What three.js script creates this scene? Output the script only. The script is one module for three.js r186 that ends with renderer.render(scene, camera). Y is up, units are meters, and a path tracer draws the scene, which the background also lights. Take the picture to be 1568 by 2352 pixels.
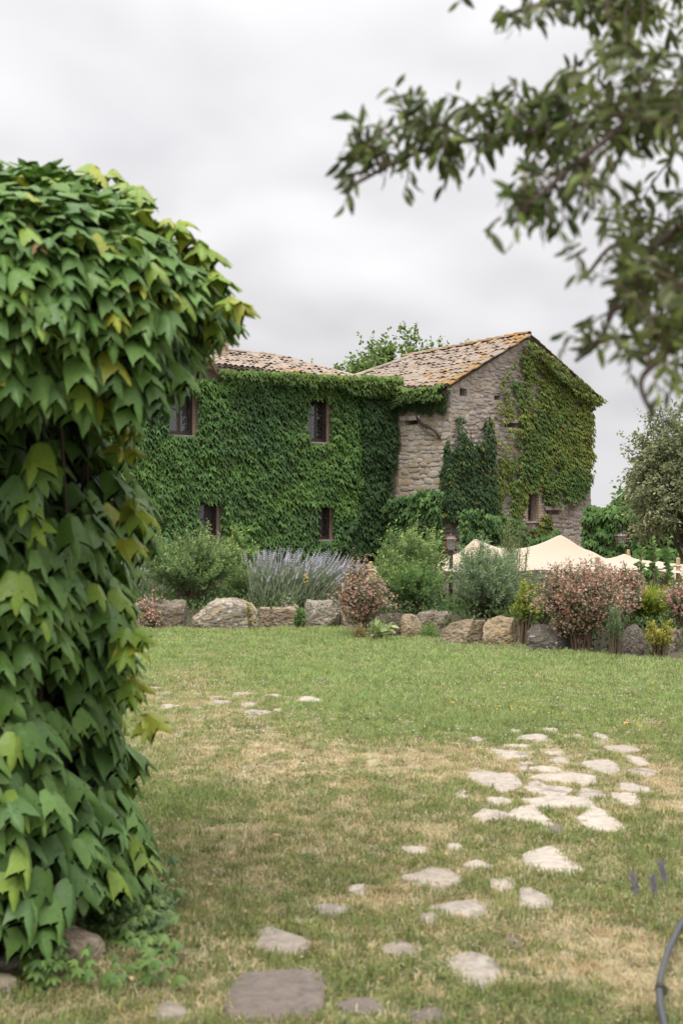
import * as THREE from 'three';
import { mergeGeometries, mergeVertices } from 'three/addons/utils/BufferGeometryUtils.js';
import { ImprovedNoise } from 'three/addons/math/ImprovedNoise.js';

// ------------------------------------------------------------------ camera, sky, sun, exposure
const EYE = 1.6, F = 3267, H = 1176;                 // eye height (m); focal length and horizon row for a frame 1568 x 2352
const camera = new THREE.PerspectiveCamera(2 * Math.atan(1176 / F) * 180 / Math.PI, 682 / 1024, 0.1, 3000);
camera.position.set(0, EYE, 0);
camera.lookAt(0, EYE, -10);
camera.focus = 27;
camera.userData.fStop = 4.3;
const scene = new THREE.Scene();
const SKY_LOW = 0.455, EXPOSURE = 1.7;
const SUN = { dir: new THREE.Vector3(-0.22, 1, 0.58), power: 1.5, radius: 60 };

const N = new ImprovedNoise();
const V3 = (x = 0, y = 0, z = 0) => new THREE.Vector3(x, y, z);
const clamp = THREE.MathUtils.clamp, lerp = THREE.MathUtils.lerp, smooth = THREE.MathUtils.smoothstep;
function rng(seed) { let s = seed | 0; return () => { s = (s + 0x6d2b79f5) | 0; let t = Math.imul(s ^ (s >>> 15), 1 | s); t = (t + Math.imul(t ^ (t >>> 7), 61 | t)) ^ t; return ((t ^ (t >>> 14)) >>> 0) / 4294967296; }; }
const fbm = (x, y, z = 0, o = 4) => { let s = 0, a = 0.5; for (let i = 0; i < o; i++) { s += a * N.noise(x, y, z + i * 7.3); x *= 2.03; y *= 2.03; z *= 2.03; a *= 0.5; } return s; };

{
  const W = 1024, HH = 512, data = new Float32Array(W * HH * 4);
  for (let r = 0; r < HH; r++) {
    const up = ((r + 0.5) / HH - 0.5) * Math.PI, y = Math.sin(up), cy = Math.cos(up);
    for (let c = 0; c < W; c++) {
      const az = ((c + 0.5) / W - 0.5) * 2 * Math.PI, x = Math.cos(az) * cy, z = Math.sin(az) * cy;
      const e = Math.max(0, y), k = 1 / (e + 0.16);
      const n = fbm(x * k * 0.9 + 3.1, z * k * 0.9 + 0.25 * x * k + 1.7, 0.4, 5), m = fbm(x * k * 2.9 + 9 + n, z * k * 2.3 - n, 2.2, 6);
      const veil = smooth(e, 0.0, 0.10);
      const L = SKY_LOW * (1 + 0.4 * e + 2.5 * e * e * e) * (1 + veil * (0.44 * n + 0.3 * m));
      const g = 0.04 * clamp(-n * 2.0, -0.3, 1);
      const o = (r * W + c) * 4;
      data[o] = L * (0.995 - g * 0.6); data[o + 1] = L * (0.984 - g * 0.5); data[o + 2] = L * (1.012 + g * 0.3); data[o + 3] = 1;
    }
  }
  const t = new THREE.DataTexture(data, W, HH, THREE.RGBAFormat, THREE.FloatType);
  t.mapping = THREE.EquirectangularReflectionMapping; t.magFilter = THREE.LinearFilter; t.minFilter = THREE.LinearFilter; t.wrapS = THREE.RepeatWrapping; t.needsUpdate = true;
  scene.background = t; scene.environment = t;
}
const sun = new THREE.DirectionalLight(new THREE.Color(1, 0.965, 0.91), SUN.power);
sun.name = 'sun';
sun.position.copy(SUN.dir).multiplyScalar(60).add(V3(0, 0, -25));
sun.target.position.set(0, 0, -25);
sun.castShadow = true; sun.shadow.radius = SUN.radius; sun.shadow.mapSize.set(4096, 4096);
Object.assign(sun.shadow.camera, { left: -35, right: 35, top: 40, bottom: -40, near: 1, far: 160 });
scene.add(sun, sun.target);

const renderer = new THREE.WebGLRenderer({ antialias: true });
renderer.setSize(682, 1024);
renderer.toneMapping = THREE.LinearToneMapping;
renderer.toneMappingExposure = EXPOSURE;
renderer.shadowMap.enabled = true;

// ------------------------------------------------------------------ helpers
const at = (px, py, d) => V3((px - 784) / F * d, EYE - (py - H) / F * d, -d);       // a spot seen at that pixel, d metres away
const gnd = (px, py, y = 0) => { const d = (EYE - y) * F / (py - H); return V3((px - 784) / F * d, y, -d); };
const names = {};
function numbered(n) { const k = names[n] = (names[n] ?? -1) + 1; return k ? n + '_' + String(k).padStart(3, '0') : n; }
function tag(o, label, category, group, kind) {
  if (label) o.userData.label = label;
  if (category) o.userData.category = category;
  if (group) o.userData.group = group;
  if (kind) o.userData.kind = kind;
  return o;
}
function thing(name, label, category, pos, group, turn = 0) {
  const g = new THREE.Group(); g.name = numbered(name); if (pos) g.position.copy(pos); g.rotation.y = turn; scene.add(g);
  g.updateMatrixWorld(true);
  return tag(g, label, category, group);
}
function mesh(name, geo, mat, parent, pos) {
  const m = new THREE.Mesh(geo, mat); m.name = name; if (pos) m.position.copy(pos);
  m.castShadow = m.receiveShadow = true; (parent ?? scene).add(m); return m;
}
function structure(name, geo, mat, label) { const m = mesh(numbered(name), geo, mat); return tag(m, label, null, null, 'structure'); }
// list: [{ m: Matrix4, c: [r, g, b] }]
function instances(name, geo, mat, list, parent) {
  if (!list.length) return null;
  const im = new THREE.InstancedMesh(geo, mat, list.length), c = new THREE.Color();
  list.forEach((e, i) => { im.setMatrixAt(i, e.m); im.setColorAt(i, c.setRGB(Math.max(0.004, e.c[0]), Math.max(0.004, e.c[1]), Math.max(0.004, e.c[2]))); });
  im.name = name; im.userData.kind = 'stuff'; im.castShadow = im.receiveShadow = true;
  (parent ?? scene).add(im);
  return im;
}
function basis(pos, tip, normal, sx, sy = sx, sz = sx) {            // local +y along tip, local +z near normal
  const y = tip.clone().normalize(), x = y.clone().cross(normal).normalize();
  if (!(x.lengthSq() > 0.5)) x.set(1, 0, 0).cross(y).normalize();
  const z = x.clone().cross(y);
  return new THREE.Matrix4().makeBasis(x.multiplyScalar(sx), y.multiplyScalar(sy), z.multiplyScalar(sz)).setPosition(pos);
}
const mix3 = (a, b, t) => [lerp(a[0], b[0], t), lerp(a[1], b[1], t), lerp(a[2], b[2], t)];
const vary = (c, R, k = 0.2) => { const v = 1 + (R() - 0.5) * 2 * k, h = (R() - 0.5) * k * 0.5; return [c[0] * v * (1 + h), c[1] * v, c[2] * v * (1 - h)]; };
const rand3 = (R) => V3(R() - 0.5, R() - 0.5, R() - 0.5).multiplyScalar(2);
function inPoly(p, poly) {
  let c = false;
  for (let i = 0, j = poly.length - 1; i < poly.length; j = i++) {
    const [xi, yi] = poly[i], [xj, yj] = poly[j];
    if ((yi > p[1]) !== (yj > p[1]) && p[0] < (xj - xi) * (p[1] - yi) / (yj - yi) + xi) c = !c;
  }
  return c;
}
const boxOf = (poly) => [Math.min(...poly.map((p) => p[0])), Math.min(...poly.map((p) => p[1])), Math.max(...poly.map((p) => p[0])), Math.max(...poly.map((p) => p[1]))];
function geom(pos, idx, uv) {
  const g = new THREE.BufferGeometry();
  g.setAttribute('position', new THREE.BufferAttribute(new Float32Array(pos), 3));
  if (uv) g.setAttribute('uv', new THREE.BufferAttribute(new Float32Array(uv), 2));
  g.setIndex(idx); g.computeVertexNormals(); return g;
}
// a tapering tube through points (radius r0 to r1)
function tube(pts, r0, r1, sides = 5, steps = 0) {
  const curve = pts.length > 2 ? new THREE.CatmullRomCurve3(pts) : new THREE.LineCurve3(pts[0], pts[1]);
  const n = steps || Math.max(1, (pts.length - 1) * 3), P = [], I = [], U = [], up = V3();
  for (let i = 0; i <= n; i++) {
    const t = i / n, p = curve.getPoint(t), d = curve.getTangent(t);
    up.set(0.31, 0.2, 1).normalize(); if (Math.abs(d.dot(up)) > 0.95) up.set(1, 0, 0);
    const a = d.clone().cross(up).normalize(), b = d.clone().cross(a), r = lerp(r0, r1, t);
    for (let k = 0; k <= sides; k++) {
      const f = k / sides * Math.PI * 2, x = Math.cos(f) * r, y = Math.sin(f) * r;
      P.push(p.x + a.x * x + b.x * y, p.y + a.y * x + b.y * y, p.z + a.z * x + b.z * y); U.push(k / sides, t * 4);
      if (i < n && k < sides) { const q = i * (sides + 1) + k; I.push(q, q + 1, q + sides + 1, q + 1, q + sides + 2, q + sides + 1); }
    }
  }
  return geom(P, I, U);
}
function box(w, h, d, x = 0, y = 0, z = 0) { return new THREE.BoxGeometry(w, h, d).translate(x, y, z); }
function chamfered(w, h, d, b) {
  const s = new THREE.Shape(); s.moveTo(-w / 2 + b, -h / 2); s.lineTo(w / 2 - b, -h / 2); s.lineTo(w / 2, -h / 2 + b); s.lineTo(w / 2, h / 2 - b); s.lineTo(w / 2 - b, h / 2); s.lineTo(-w / 2 + b, h / 2); s.lineTo(-w / 2, h / 2 - b); s.lineTo(-w / 2, -h / 2 + b); s.closePath();
  return new THREE.ExtrudeGeometry(s, { depth: d, bevelEnabled: false }).translate(0, 0, -d / 2);
}
// ------------------------------------------------------------------ textures
function canvasTex(w, h, fn, srgb = true, rep) {
  const data = new Uint8Array(w * h * 4);
  for (let y = 0; y < h; y++) for (let x = 0; x < w; x++) {
    const c = fn(x / w, y / h, x, y), o = (y * w + x) * 4;
    for (let k = 0; k < 3; k++) { const v = clamp(c[k], 0, 1); data[o + k] = Math.round(255 * (srgb ? (v <= 0.0031308 ? v * 12.92 : 1.055 * Math.pow(v, 1 / 2.4) - 0.055) : v)); }
    data[o + 3] = 255;
  }
  const t = new THREE.DataTexture(data, w, h); t.magFilter = THREE.LinearFilter; t.minFilter = THREE.LinearMipmapLinearFilter; t.wrapS = t.wrapT = THREE.RepeatWrapping;
  if (srgb) t.colorSpace = THREE.SRGBColorSpace; if (rep) t.repeat.set(rep, rep); t.needsUpdate = true; return t;
}
const tileNoise = (u, v, f, o = 4, z = 0) => {        // wraps at 1
  const a = fbm(u * f, v * f, z, o), b = fbm((u - 1) * f, v * f, z, o), c = fbm(u * f, (v - 1) * f, z, o), d = fbm((u - 1) * f, (v - 1) * f, z, o);
  return lerp(lerp(a, b, u), lerp(c, d, u), v);
};
const grainBump = canvasTex(256, 256, (u, v) => { const n = 0.5 + tileNoise(u, v, 9, 5); return [n, n, n]; }, false);
const fineBump = canvasTex(256, 256, (u, v) => { const n = 0.5 + tileNoise(u, v, 30, 3) + 0.3 * tileNoise(u, v, 6, 3, 4); return [n, n, n]; }, false);
const stoneTex = canvasTex(256, 256, (u, v) => { const n = tileNoise(u, v, 7, 5), m = tileNoise(u, v, 26, 3, 5), k = 1 + n * 0.8 + m * 0.7, s = smooth(tileNoise(u, v, 4, 4, 11), 0.05, 0.3) * 0.3; return [0.86 * k * (1 - s), 0.85 * k * (1 - s), 0.83 * k * (1 - s)]; });
const leafTex = canvasTex(128, 128, (u, v) => {       // u, v = leaf x and y in [-0.65, 0.65] and [-0.2, 1.1]
  const x = u * 1.3 - 0.65, y = v * 1.3 - 0.2, ax = Math.abs(x);
  let d = ax * 1.0; d = Math.min(d, Math.abs(ax * 0.52 - y * 0.62) * 0.9 + (ax > 0.62 ? 1 : 0));
  for (let k = 1; k < 5; k++) d = Math.min(d, Math.abs(y - 0.16 * k - 0.1 - ax * 0.75) * 0.8 + 0.006);
  const vein = 1 - smooth(d, 0.004, 0.02), n = 1 + 0.3 * fbm(u * 9, v * 9, 1, 3);
  return mix3([0.80 * n, 0.80 * n, 0.80 * n], [1, 1, 0.9], vein * 0.55);
});

// ------------------------------------------------------------------ materials
const std = (c, o = {}) => new THREE.MeshStandardMaterial({ color: new THREE.Color().setRGB(...c), roughness: 0.85, ...o });
const phys = (c, o = {}) => new THREE.MeshPhysicalMaterial({ color: new THREE.Color().setRGB(...c), roughness: 0.85, side: THREE.DoubleSide, ...o });
const leafMat = phys([1, 1, 1], { roughness: 0.95, transmission: 0.32, thickness: 0, specularIntensity: 0.35, clearcoat: 0.06, clearcoatRoughness: 0.5 });
const bigLeafTexMat = (c) => phys(c, { map: leafTex, roughness: 0.92, transmission: 0.26, thickness: 0, specularIntensity: 0.3, clearcoat: 0.6, clearcoatRoughness: 0.36 });
const bigLeafMat = bigLeafTexMat([1, 1, 1]);
const petalMat = phys([1, 1, 1], { roughness: 0.9, transmission: 0.3, thickness: 0 });
const grassMat = phys([1, 1, 1], { roughness: 0.95, transmission: 0.3, thickness: 0, specularIntensity: 0.3 });
const barkMat = std([0.10, 0.075, 0.055], { bumpMap: grainBump, bumpScale: 0.01 });
const twigMat = std([0.11, 0.075, 0.045]);
const darkWood = std([0.05, 0.037, 0.028], { roughness: 0.7, bumpMap: grainBump, bumpScale: 0.003 });
const paleWood = std([0.42, 0.29, 0.15], { roughness: 0.75 });
const mortarMat = std([0.44, 0.385, 0.335], { map: stoneTex, bumpMap: grainBump, bumpScale: 0.02 });
const brickMats = [[0.58, 0.43, 0.31], [0.62, 0.47, 0.35], [0.54, 0.38, 0.27], [0.64, 0.53, 0.41]].map((c) => std(c, { map: stoneTex, bumpMap: fineBump, bumpScale: 0.004 }));
const glassMat = new THREE.MeshPhysicalMaterial({ color: new THREE.Color(0.92, 0.95, 0.95), roughness: 0.06, transmission: 1, thickness: 0, ior: 1.5 });
const ironMat = std([0.035, 0.03, 0.028], { roughness: 0.55, metalness: 0.4 });
const hoseMat = std([0.06, 0.063, 0.072], { roughness: 0.5 });

// ------------------------------------------------------------------ leaf shapes (base at origin, tip along +y, face +z)
function lobedLeaf(seed, fold = 0.22, droop = 0.3, fine = true) {
  const R = rng(seed), j = (a) => (R() - 0.5) * a;
  const side = (s) => fine
    ? [[0.03, -0.05], [0.13, -0.13], [0.27, -0.12], [0.39, 0.0], [0.46, 0.17], [0.54, 0.35], [0.64, 0.70], [0.44, 0.53], [0.28, 0.41], [0.195, 0.385], [0.205, 0.56], [0.15, 0.78], [0.06, 0.97]].map(([x, y]) => [s * (x + j(0.035)), y + j(0.05)])
    : [[0.24, -0.12], [0.45, 0.12], [0.62, 0.66], [0.2, 0.4], [0.17, 0.76]].map(([x, y]) => [s * (x + j(0.05)), y + j(0.05)]);
  const tip = [j(0.06), 1.08], P = [], I = [], U = [], put = (x, y, b = 0) => { const ax = Math.abs(x); P.push(x * (1 - fold * 0.4), y, -fold * ax * 1.1 - droop * (y - 0.2) * Math.abs(y - 0.2) * 0.8 - droop * ax * ax * 0.9 + b + j(0.02)); U.push((x + 0.65) / 1.3, (y + 0.2) / 1.3); return P.length / 3 - 1; };
  for (const s of [1, -1]) {
    const o = [[0, 0], ...side(s), tip];
    let last = null;
    o.forEach(([x, y], k) => {
      const my = clamp(k / (o.length - 1) * 0.5 + y * 0.5, 0, 1.08);
      const ids = [put(0, k === o.length - 1 ? 1.08 : my), ...(fine ? [put(x * 0.5, lerp(my, y, 0.5), 0.035)] : []), put(x, y)];
      if (last) for (let q = 0; q + 1 < ids.length; q++) s > 0 ? I.push(last[q], last[q + 1], ids[q + 1], last[q], ids[q + 1], ids[q]) : I.push(last[q], ids[q + 1], last[q + 1], last[q], ids[q], ids[q + 1]);
      last = ids;
    });
  }
  return geom(P, I, U);
}
function bladeLeaf(w, fold = 0.25, droop = 0.25, n = 4) {       // lanceolate, length 1
  const P = [], I = [], U = [];
  for (let i = 0; i <= n; i++) {
    const t = i / n, hw = w * Math.pow(Math.sin(Math.PI * clamp(t * 0.94 + 0.03, 0, 1)), 0.8) / 2, z = -droop * t * t;
    P.push(-hw, t, z + hw * fold, 0, t, z, hw, t, z + hw * fold); U.push(0.2, t, 0.5, t, 0.8, t);
    if (i < n) { const a = i * 3; I.push(a, a + 1, a + 4, a, a + 4, a + 3, a + 1, a + 2, a + 5, a + 1, a + 5, a + 4); }
  }
  return geom(P, I, U);
}
const ivyFine = [1, 2, 3, 4, 5].map((k) => lobedLeaf(k * 11, 0.18 + 0.05 * k, 0.2 + 0.06 * k));
const ivyLow = lobedLeaf(77, 0.3, 0.25, false);
const lance = bladeLeaf(0.32), ovate = bladeLeaf(0.55, 0.3, 0.2), narrow = bladeLeaf(0.16, 0.2, 0.15, 3), oval = bladeLeaf(0.62, 0.25, 0.3, 4);

function leafCloud(name, geo, mat, list, parent) { return instances(name, geo, mat, list, parent); }
// ------------------------------------------------------------------ ground, lawn, paths
const EDGE = [[330, 1448], [590, 1448], [780, 1442], [860, 1470], [960, 1466], [1110, 1484], [1200, 1485], [1330, 1502], [1470, 1515], [1568, 1522]].map(([px, py]) => { const p = gnd(px, py); return [p.x, -p.z]; });
function edgeD(x) {                                   // how far away the lawn ends and the planted bed begins
  if (x <= EDGE[0][0]) return EDGE[0][1] + (EDGE[0][0] - x) * 0.05;
  for (let i = 1; i < EDGE.length; i++) if (x <= EDGE[i][0]) return lerp(EDGE[i - 1][1], EDGE[i][1], (x - EDGE[i - 1][0]) / (EDGE[i][0] - EDGE[i - 1][0]));
  return EDGE[EDGE.length - 1][1] - (x - EDGE[EDGE.length - 1][0]) * 0.35;
}
function height(x, d) {
  const e = d - edgeD(x);
  if (e < 0) return 0;
  const low = -lerp(0.9, 2.3, smooth(x, -2, 4));
  return 0.22 * smooth(e, 0.75, 1.5) + (low - 0.22) * smooth(e, 3.2, 8) + (e > 40 ? -smooth(e, 40, 400) * 6 : 0);
}
const BLOBS = [[450, 1560, 170, 50, 0.55], [450, 1625, 260, 40, 0.6], [540, 1700, 260, 60, 0.7], [760, 1770, 470, 55, 0.65], [1000, 1745, 170, 50, 0.5], [1420, 1720, 220, 50, 0.35], [1540, 1810, 60, 80, 0.6],
  [1300, 1790, 190, 110, 0.45], [420, 1830, 130, 55, -0.6], [920, 1645, 200, 40, -0.35], [640, 1890, 230, 80, 0.35], [1360, 1985, 220, 60, -0.2], [1430, 2210, 190, 90, 0.75], [400, 2260, 170, 100, 0.45],
  [800, 2100, 300, 100, 0.15], [1050, 1560, 500, 40, -0.1], [560, 2010, 180, 60, 0.1], [1080, 1930, 160, 50, 0.2], [440, 1930, 110, 50, 0.05], [1330, 1555, 320, 35, 0.22]].map(([px, py, rx, ry, k]) => {
  const p = gnd(px, py), a = gnd(px, py - ry * 0.98), b = gnd(px, py + ry);
  return { x: p.x, d: -p.z, rx: rx / F * -p.z, rd: (a.distanceTo(b)) / 2, k };
});
function dryness(x, d) {
  let s = d > 11 ? 0.0 : lerp(0.34, 0.0, smooth(d, 6, 11));
  for (const b of BLOBS) { const q = ((x - b.x) / b.rx) ** 2 + ((d - b.d) / b.rd) ** 2; if (q < 6) s += 0.72 * b.k * Math.exp(-q * 0.9); }
  return clamp(s + 0.42 * fbm(x * 0.9, d * 0.9, 3, 4) + lerp(0.62, 0.36, smooth(d, 9, 13)) * fbm(x * 3.2, d * 3.2, 9, 4), 0, 1);
}
const greenAt = (d) => mix3([0.205, 0.258, 0.08], [0.31, 0.405, 0.145], smooth(d, 6, 14));
const DRY = [[0.58, 0.49, 0.31], [0.52, 0.43, 0.255], [0.45, 0.35, 0.185]];
const lawnTex = canvasTex(1024, 1024, (u, v) => {      // 28 m across, 24 m deep
  const x = (u - 0.5) * 28, d = v * 24, k = dryness(x, d), n = 1 + 0.5 * fbm(x * 9, d * 9, 1, 3);
  const soil = [0.21, 0.155, 0.085];
  return mix3(mix3(soil, greenAt(d), 0.55), mix3(soil, DRY[1], 0.7), k).map((c) => c * n * 0.8);
});
lawnTex.wrapS = lawnTex.wrapT = THREE.ClampToEdgeWrapping;
{
  const xs = [], ds = [];
  for (let i = -60; i <= 60; i++) xs.push(Math.abs(i) <= 40 ? i * 0.35 : Math.sign(i) * (14 + Math.pow(Math.abs(i) - 40, 2.5) * 0.55));
  for (let i = 0; i <= 110; i++) ds.push(i <= 30 ? -40 + i * 1.6 : i <= 90 ? 8 + (i - 30) * 0.5 : 38 + Math.pow(i - 90, 2.4) * 1.1);
  const P = [], I = [], U = [];
  ds.forEach((d, j) => xs.forEach((x, i) => {
    P.push(x, height(x, d) - 0.004 + 0.03 * fbm(x * 0.6, d * 0.6) * smooth(d, 22, 30), -d); U.push(x / 2, d / 2);
    if (i && j) { const a = (j - 1) * xs.length + i - 1, b = a + 1, c = a + xs.length, e = c + 1; I.push(a, b, e, a, e, c); }
  }));
  const soilTex = canvasTex(256, 256, (u, v) => { const n = 1 + 0.9 * tileNoise(u, v, 8, 5); return [0.09 * n, 0.068 * n, 0.044 * n]; });
  structure('ground', geom(P, I, U), std([1, 1, 1], { map: soilTex, bumpMap: grainBump, bumpScale: 0.03, side: THREE.DoubleSide }), 'brown soil around the lawn and under the flower bed');
  const LP = [], LI = [], LU = [], nx = 80, nd = 70;
  for (let j = 0; j <= nd; j++) for (let i = 0; i <= nx; i++) {
    const x = -14 + 28 * i / nx, d = lerp(0.2, edgeD(x) + 0.12, j / nd);
    LP.push(x, 0.004 + 0.006 * fbm(x * 2, d * 2), -d); LU.push(x / 28 + 0.5, d / 24);
    if (i && j) { const a = (j - 1) * (nx + 1) + i - 1, b = a + 1, c = a + nx + 1, e = c + 1; LI.push(a, b, e, a, e, c); }
  }
  structure('lawn', geom(LP, LI, LU), std([1, 1, 1], { map: lawnTex, side: THREE.DoubleSide }), 'patchy green and straw coloured lawn in front of the boulders');
}
// stepping stones: [centre px, centre row, width, depth]
const PATH_A = [[635, 2292, 222, 112], [642, 2170, 140, 58], [910, 2183, 88, 34], [1088, 2227, 124, 84], [1178, 2168, 36, 40], [760, 2097, 80, 30], [985, 2115, 46, 28], [1065, 2092, 142, 46], [1222, 2072, 80, 48], [995, 2025, 140, 54],
  [1155, 2037, 76, 28], [1265, 1984, 122, 62], [1093, 1993, 64, 22], [955, 1957, 60, 20], [1045, 1947, 36, 20], [820, 2050, 42, 24], [826, 2318, 104, 36], [985, 2344, 120, 34], [385, 2332, 84, 46], [1375, 1888, 96, 66], [1215, 1875, 92, 44], [1125, 1877, 82, 32],
  [1278, 1848, 166, 30], [1143, 1844, 66, 20], [1143, 1799, 126, 54], [1265, 1821, 96, 27], [1232, 1806, 42, 14], [1355, 1828, 72, 28], [1440, 1840, 56, 29], [1457, 1815, 66, 25], [1303, 1790, 168, 26], [1380, 1762, 88, 34], [1464, 1752, 46, 26], [1478, 1779, 66, 23],
  [1430, 1724, 78, 18], [1165, 1735, 78, 23], [1225, 1698, 86, 18], [1262, 1680, 46, 10], [1380, 1696, 42, 17], [1325, 1694, 26, 9], [1090, 1702, 42, 11], [1180, 1684, 28, 8], [1275, 1734, 54, 9], [1285, 1751, 52, 13], [1245, 1770, 78, 14], [1208, 1757, 36, 9], [1372, 1711, 32, 7],
  [1370, 1729, 28, 8], [1190, 1717, 62, 7], [1278, 1910, 32, 28], [1203, 1770, 30, 9], [930, 1664, 30, 8], [1060, 1828, 36, 22]];
const PATH_B = [[385, 1625, 52, 9], [450, 1629, 30, 6], [510, 1615, 46, 9], [497, 1605, 30, 5], [570, 1621, 46, 12], [590, 1640, 78, 12], [557, 1596, 52, 8], [628, 1600, 42, 6], [708, 1611, 62, 14], [352, 1584, 42, 6], [384, 1595, 28, 5], [372, 1607, 28, 4], [765, 1655, 22, 4], [455, 1597, 20, 4], [330, 1572, 40, 5], [300, 1600, 44, 7], [262, 1588, 46, 7], [640, 1634, 30, 6]];
const stoneFoot = [];
{
  const R = rng(41), mats = [];
  for (const c of [[0.46, 0.40, 0.335], [0.42, 0.365, 0.305], [0.49, 0.43, 0.36], [0.38, 0.325, 0.265], [0.44, 0.38, 0.32]]) mats.push(std(c, { map: stoneTex, bumpMap: grainBump, bumpScale: 0.012, roughness: 0.9 }));
  const nearDim = [[0.33, 0.285, 0.235], [0.36, 0.31, 0.255], [0.39, 0.34, 0.285]].map((q) => std(q, { map: stoneTex, bumpMap: grainBump, bumpScale: 0.02, roughness: 0.95 }));  // near stones darker: far ones' grazing-view brightness is put into the colours
  const worn = std([0.19, 0.155, 0.13], { map: stoneTex, bumpMap: grainBump, bumpScale: 0.02, roughness: 0.95 });
  for (const [list, label] of [[PATH_A, 'path of pale stepping stones crossing the lawn on the right'], [PATH_B, 'row of far stepping stones at the left of the lawn']]) {
    const path = new THREE.Group(); path.name = numbered('stone_path'); scene.add(path); tag(path, label, null, null, 'structure');
    list.forEach(([px, py, w, h], k) => {
      const c = gnd(px, py), d = -c.z, rx = w / F * d / 2 * 1.05, zn = -gnd(px, py + h / 2).z, far = -gnd(px, py - h / 2).z, rd = (far - zn) / 2 * 1.05, cd = (zn + far) / 2;
      const square = k === 0 && list === PATH_A, n = 18, a0 = R() * 6.28, ph = [R() * 6, R() * 6, R() * 6], top = 0.011 + R() * 0.006, P = [], I = [], U = [], out = [];
      const shear = (R() - 0.5) * 0.5, cuts = []; for (let q = 0, nc = 4 + ((R() * 2) | 0); q < nc; q++) cuts.push([a0 + (q + (R() - 0.5) * 0.7) / nc * 6.283, 0.72 + R() * 0.26]);
      for (let i = 0; i < n; i++) {
        const f = a0 + (i + (R() - 0.5) * 0.6) / n * Math.PI * 2, cs = Math.cos(f), sn = Math.sin(f), p = square ? 5 : 2.9;
        let r = Math.pow(Math.abs(cs) ** p + Math.abs(sn) ** p, -1 / p);
        r *= square ? 1 + (R() - 0.5) * 0.07 : 1.06; if (!square) for (const [ca, cd2] of cuts) { const q = Math.cos(f - ca); if (q > 0.1) r = Math.min(r, cd2 / q); } r *= 1 + (R() - 0.5) * 0.10 + (square ? 0 : 0.09 * Math.sin(3 * f + ph[1]));
        out.push([cs * r * rx + sn * r * rd * shear * 0.4, sn * r * rd]);
      }
      const ring = (s, y, j) => out.forEach(([x, z]) => { P.push(x * s, y + (R() - 0.5) * j, -z * s); U.push((c.x + x * s) * 1.6, (d + z * s) * 1.6); });
      ring(1.0, -0.05, 0); ring(1.0, top - 0.012, 0.004); ring(0.93, top, 0.007); ring(0.5, top + 0.002, 0.014);
      P.push(0, top + 0.004, 0); U.push(c.x * 1.6, d * 1.6);
      for (let q = 0; q < 3; q++) for (let i = 0; i < n; i++) { const a = q * n + i, b = q * n + (i + 1) % n; I.push(a, b, b + n, a, b + n, a + n); }
      for (let i = 0; i < n; i++) I.push(3 * n + i, 3 * n + (i + 1) % n, 4 * n);
      const g = geom(P, I, U);
      const dull = list === PATH_A && [0, 16, 17, 49, 4].includes(k), near = c.z > -5.9;
      mesh(k ? 'flagstone_' + String(k).padStart(3, '0') : 'flagstone', g, dull ? worn : near ? nearDim[(R() * 3) | 0] : mats[(R() * mats.length) | 0], path, V3(c.x, 0, -cd));
      stoneFoot.push({ x: c.x, d: cd, rx, rd, out });
    });
  }
}
const onStone = (x, d, grow = 1) => stoneFoot.some((s) => Math.abs(x - s.x) < s.rx * 1.3 && Math.abs(d - s.d) < s.rd * 1.3 && inPoly([(x - s.x) / grow, (d - s.d) / grow], s.out));
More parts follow.
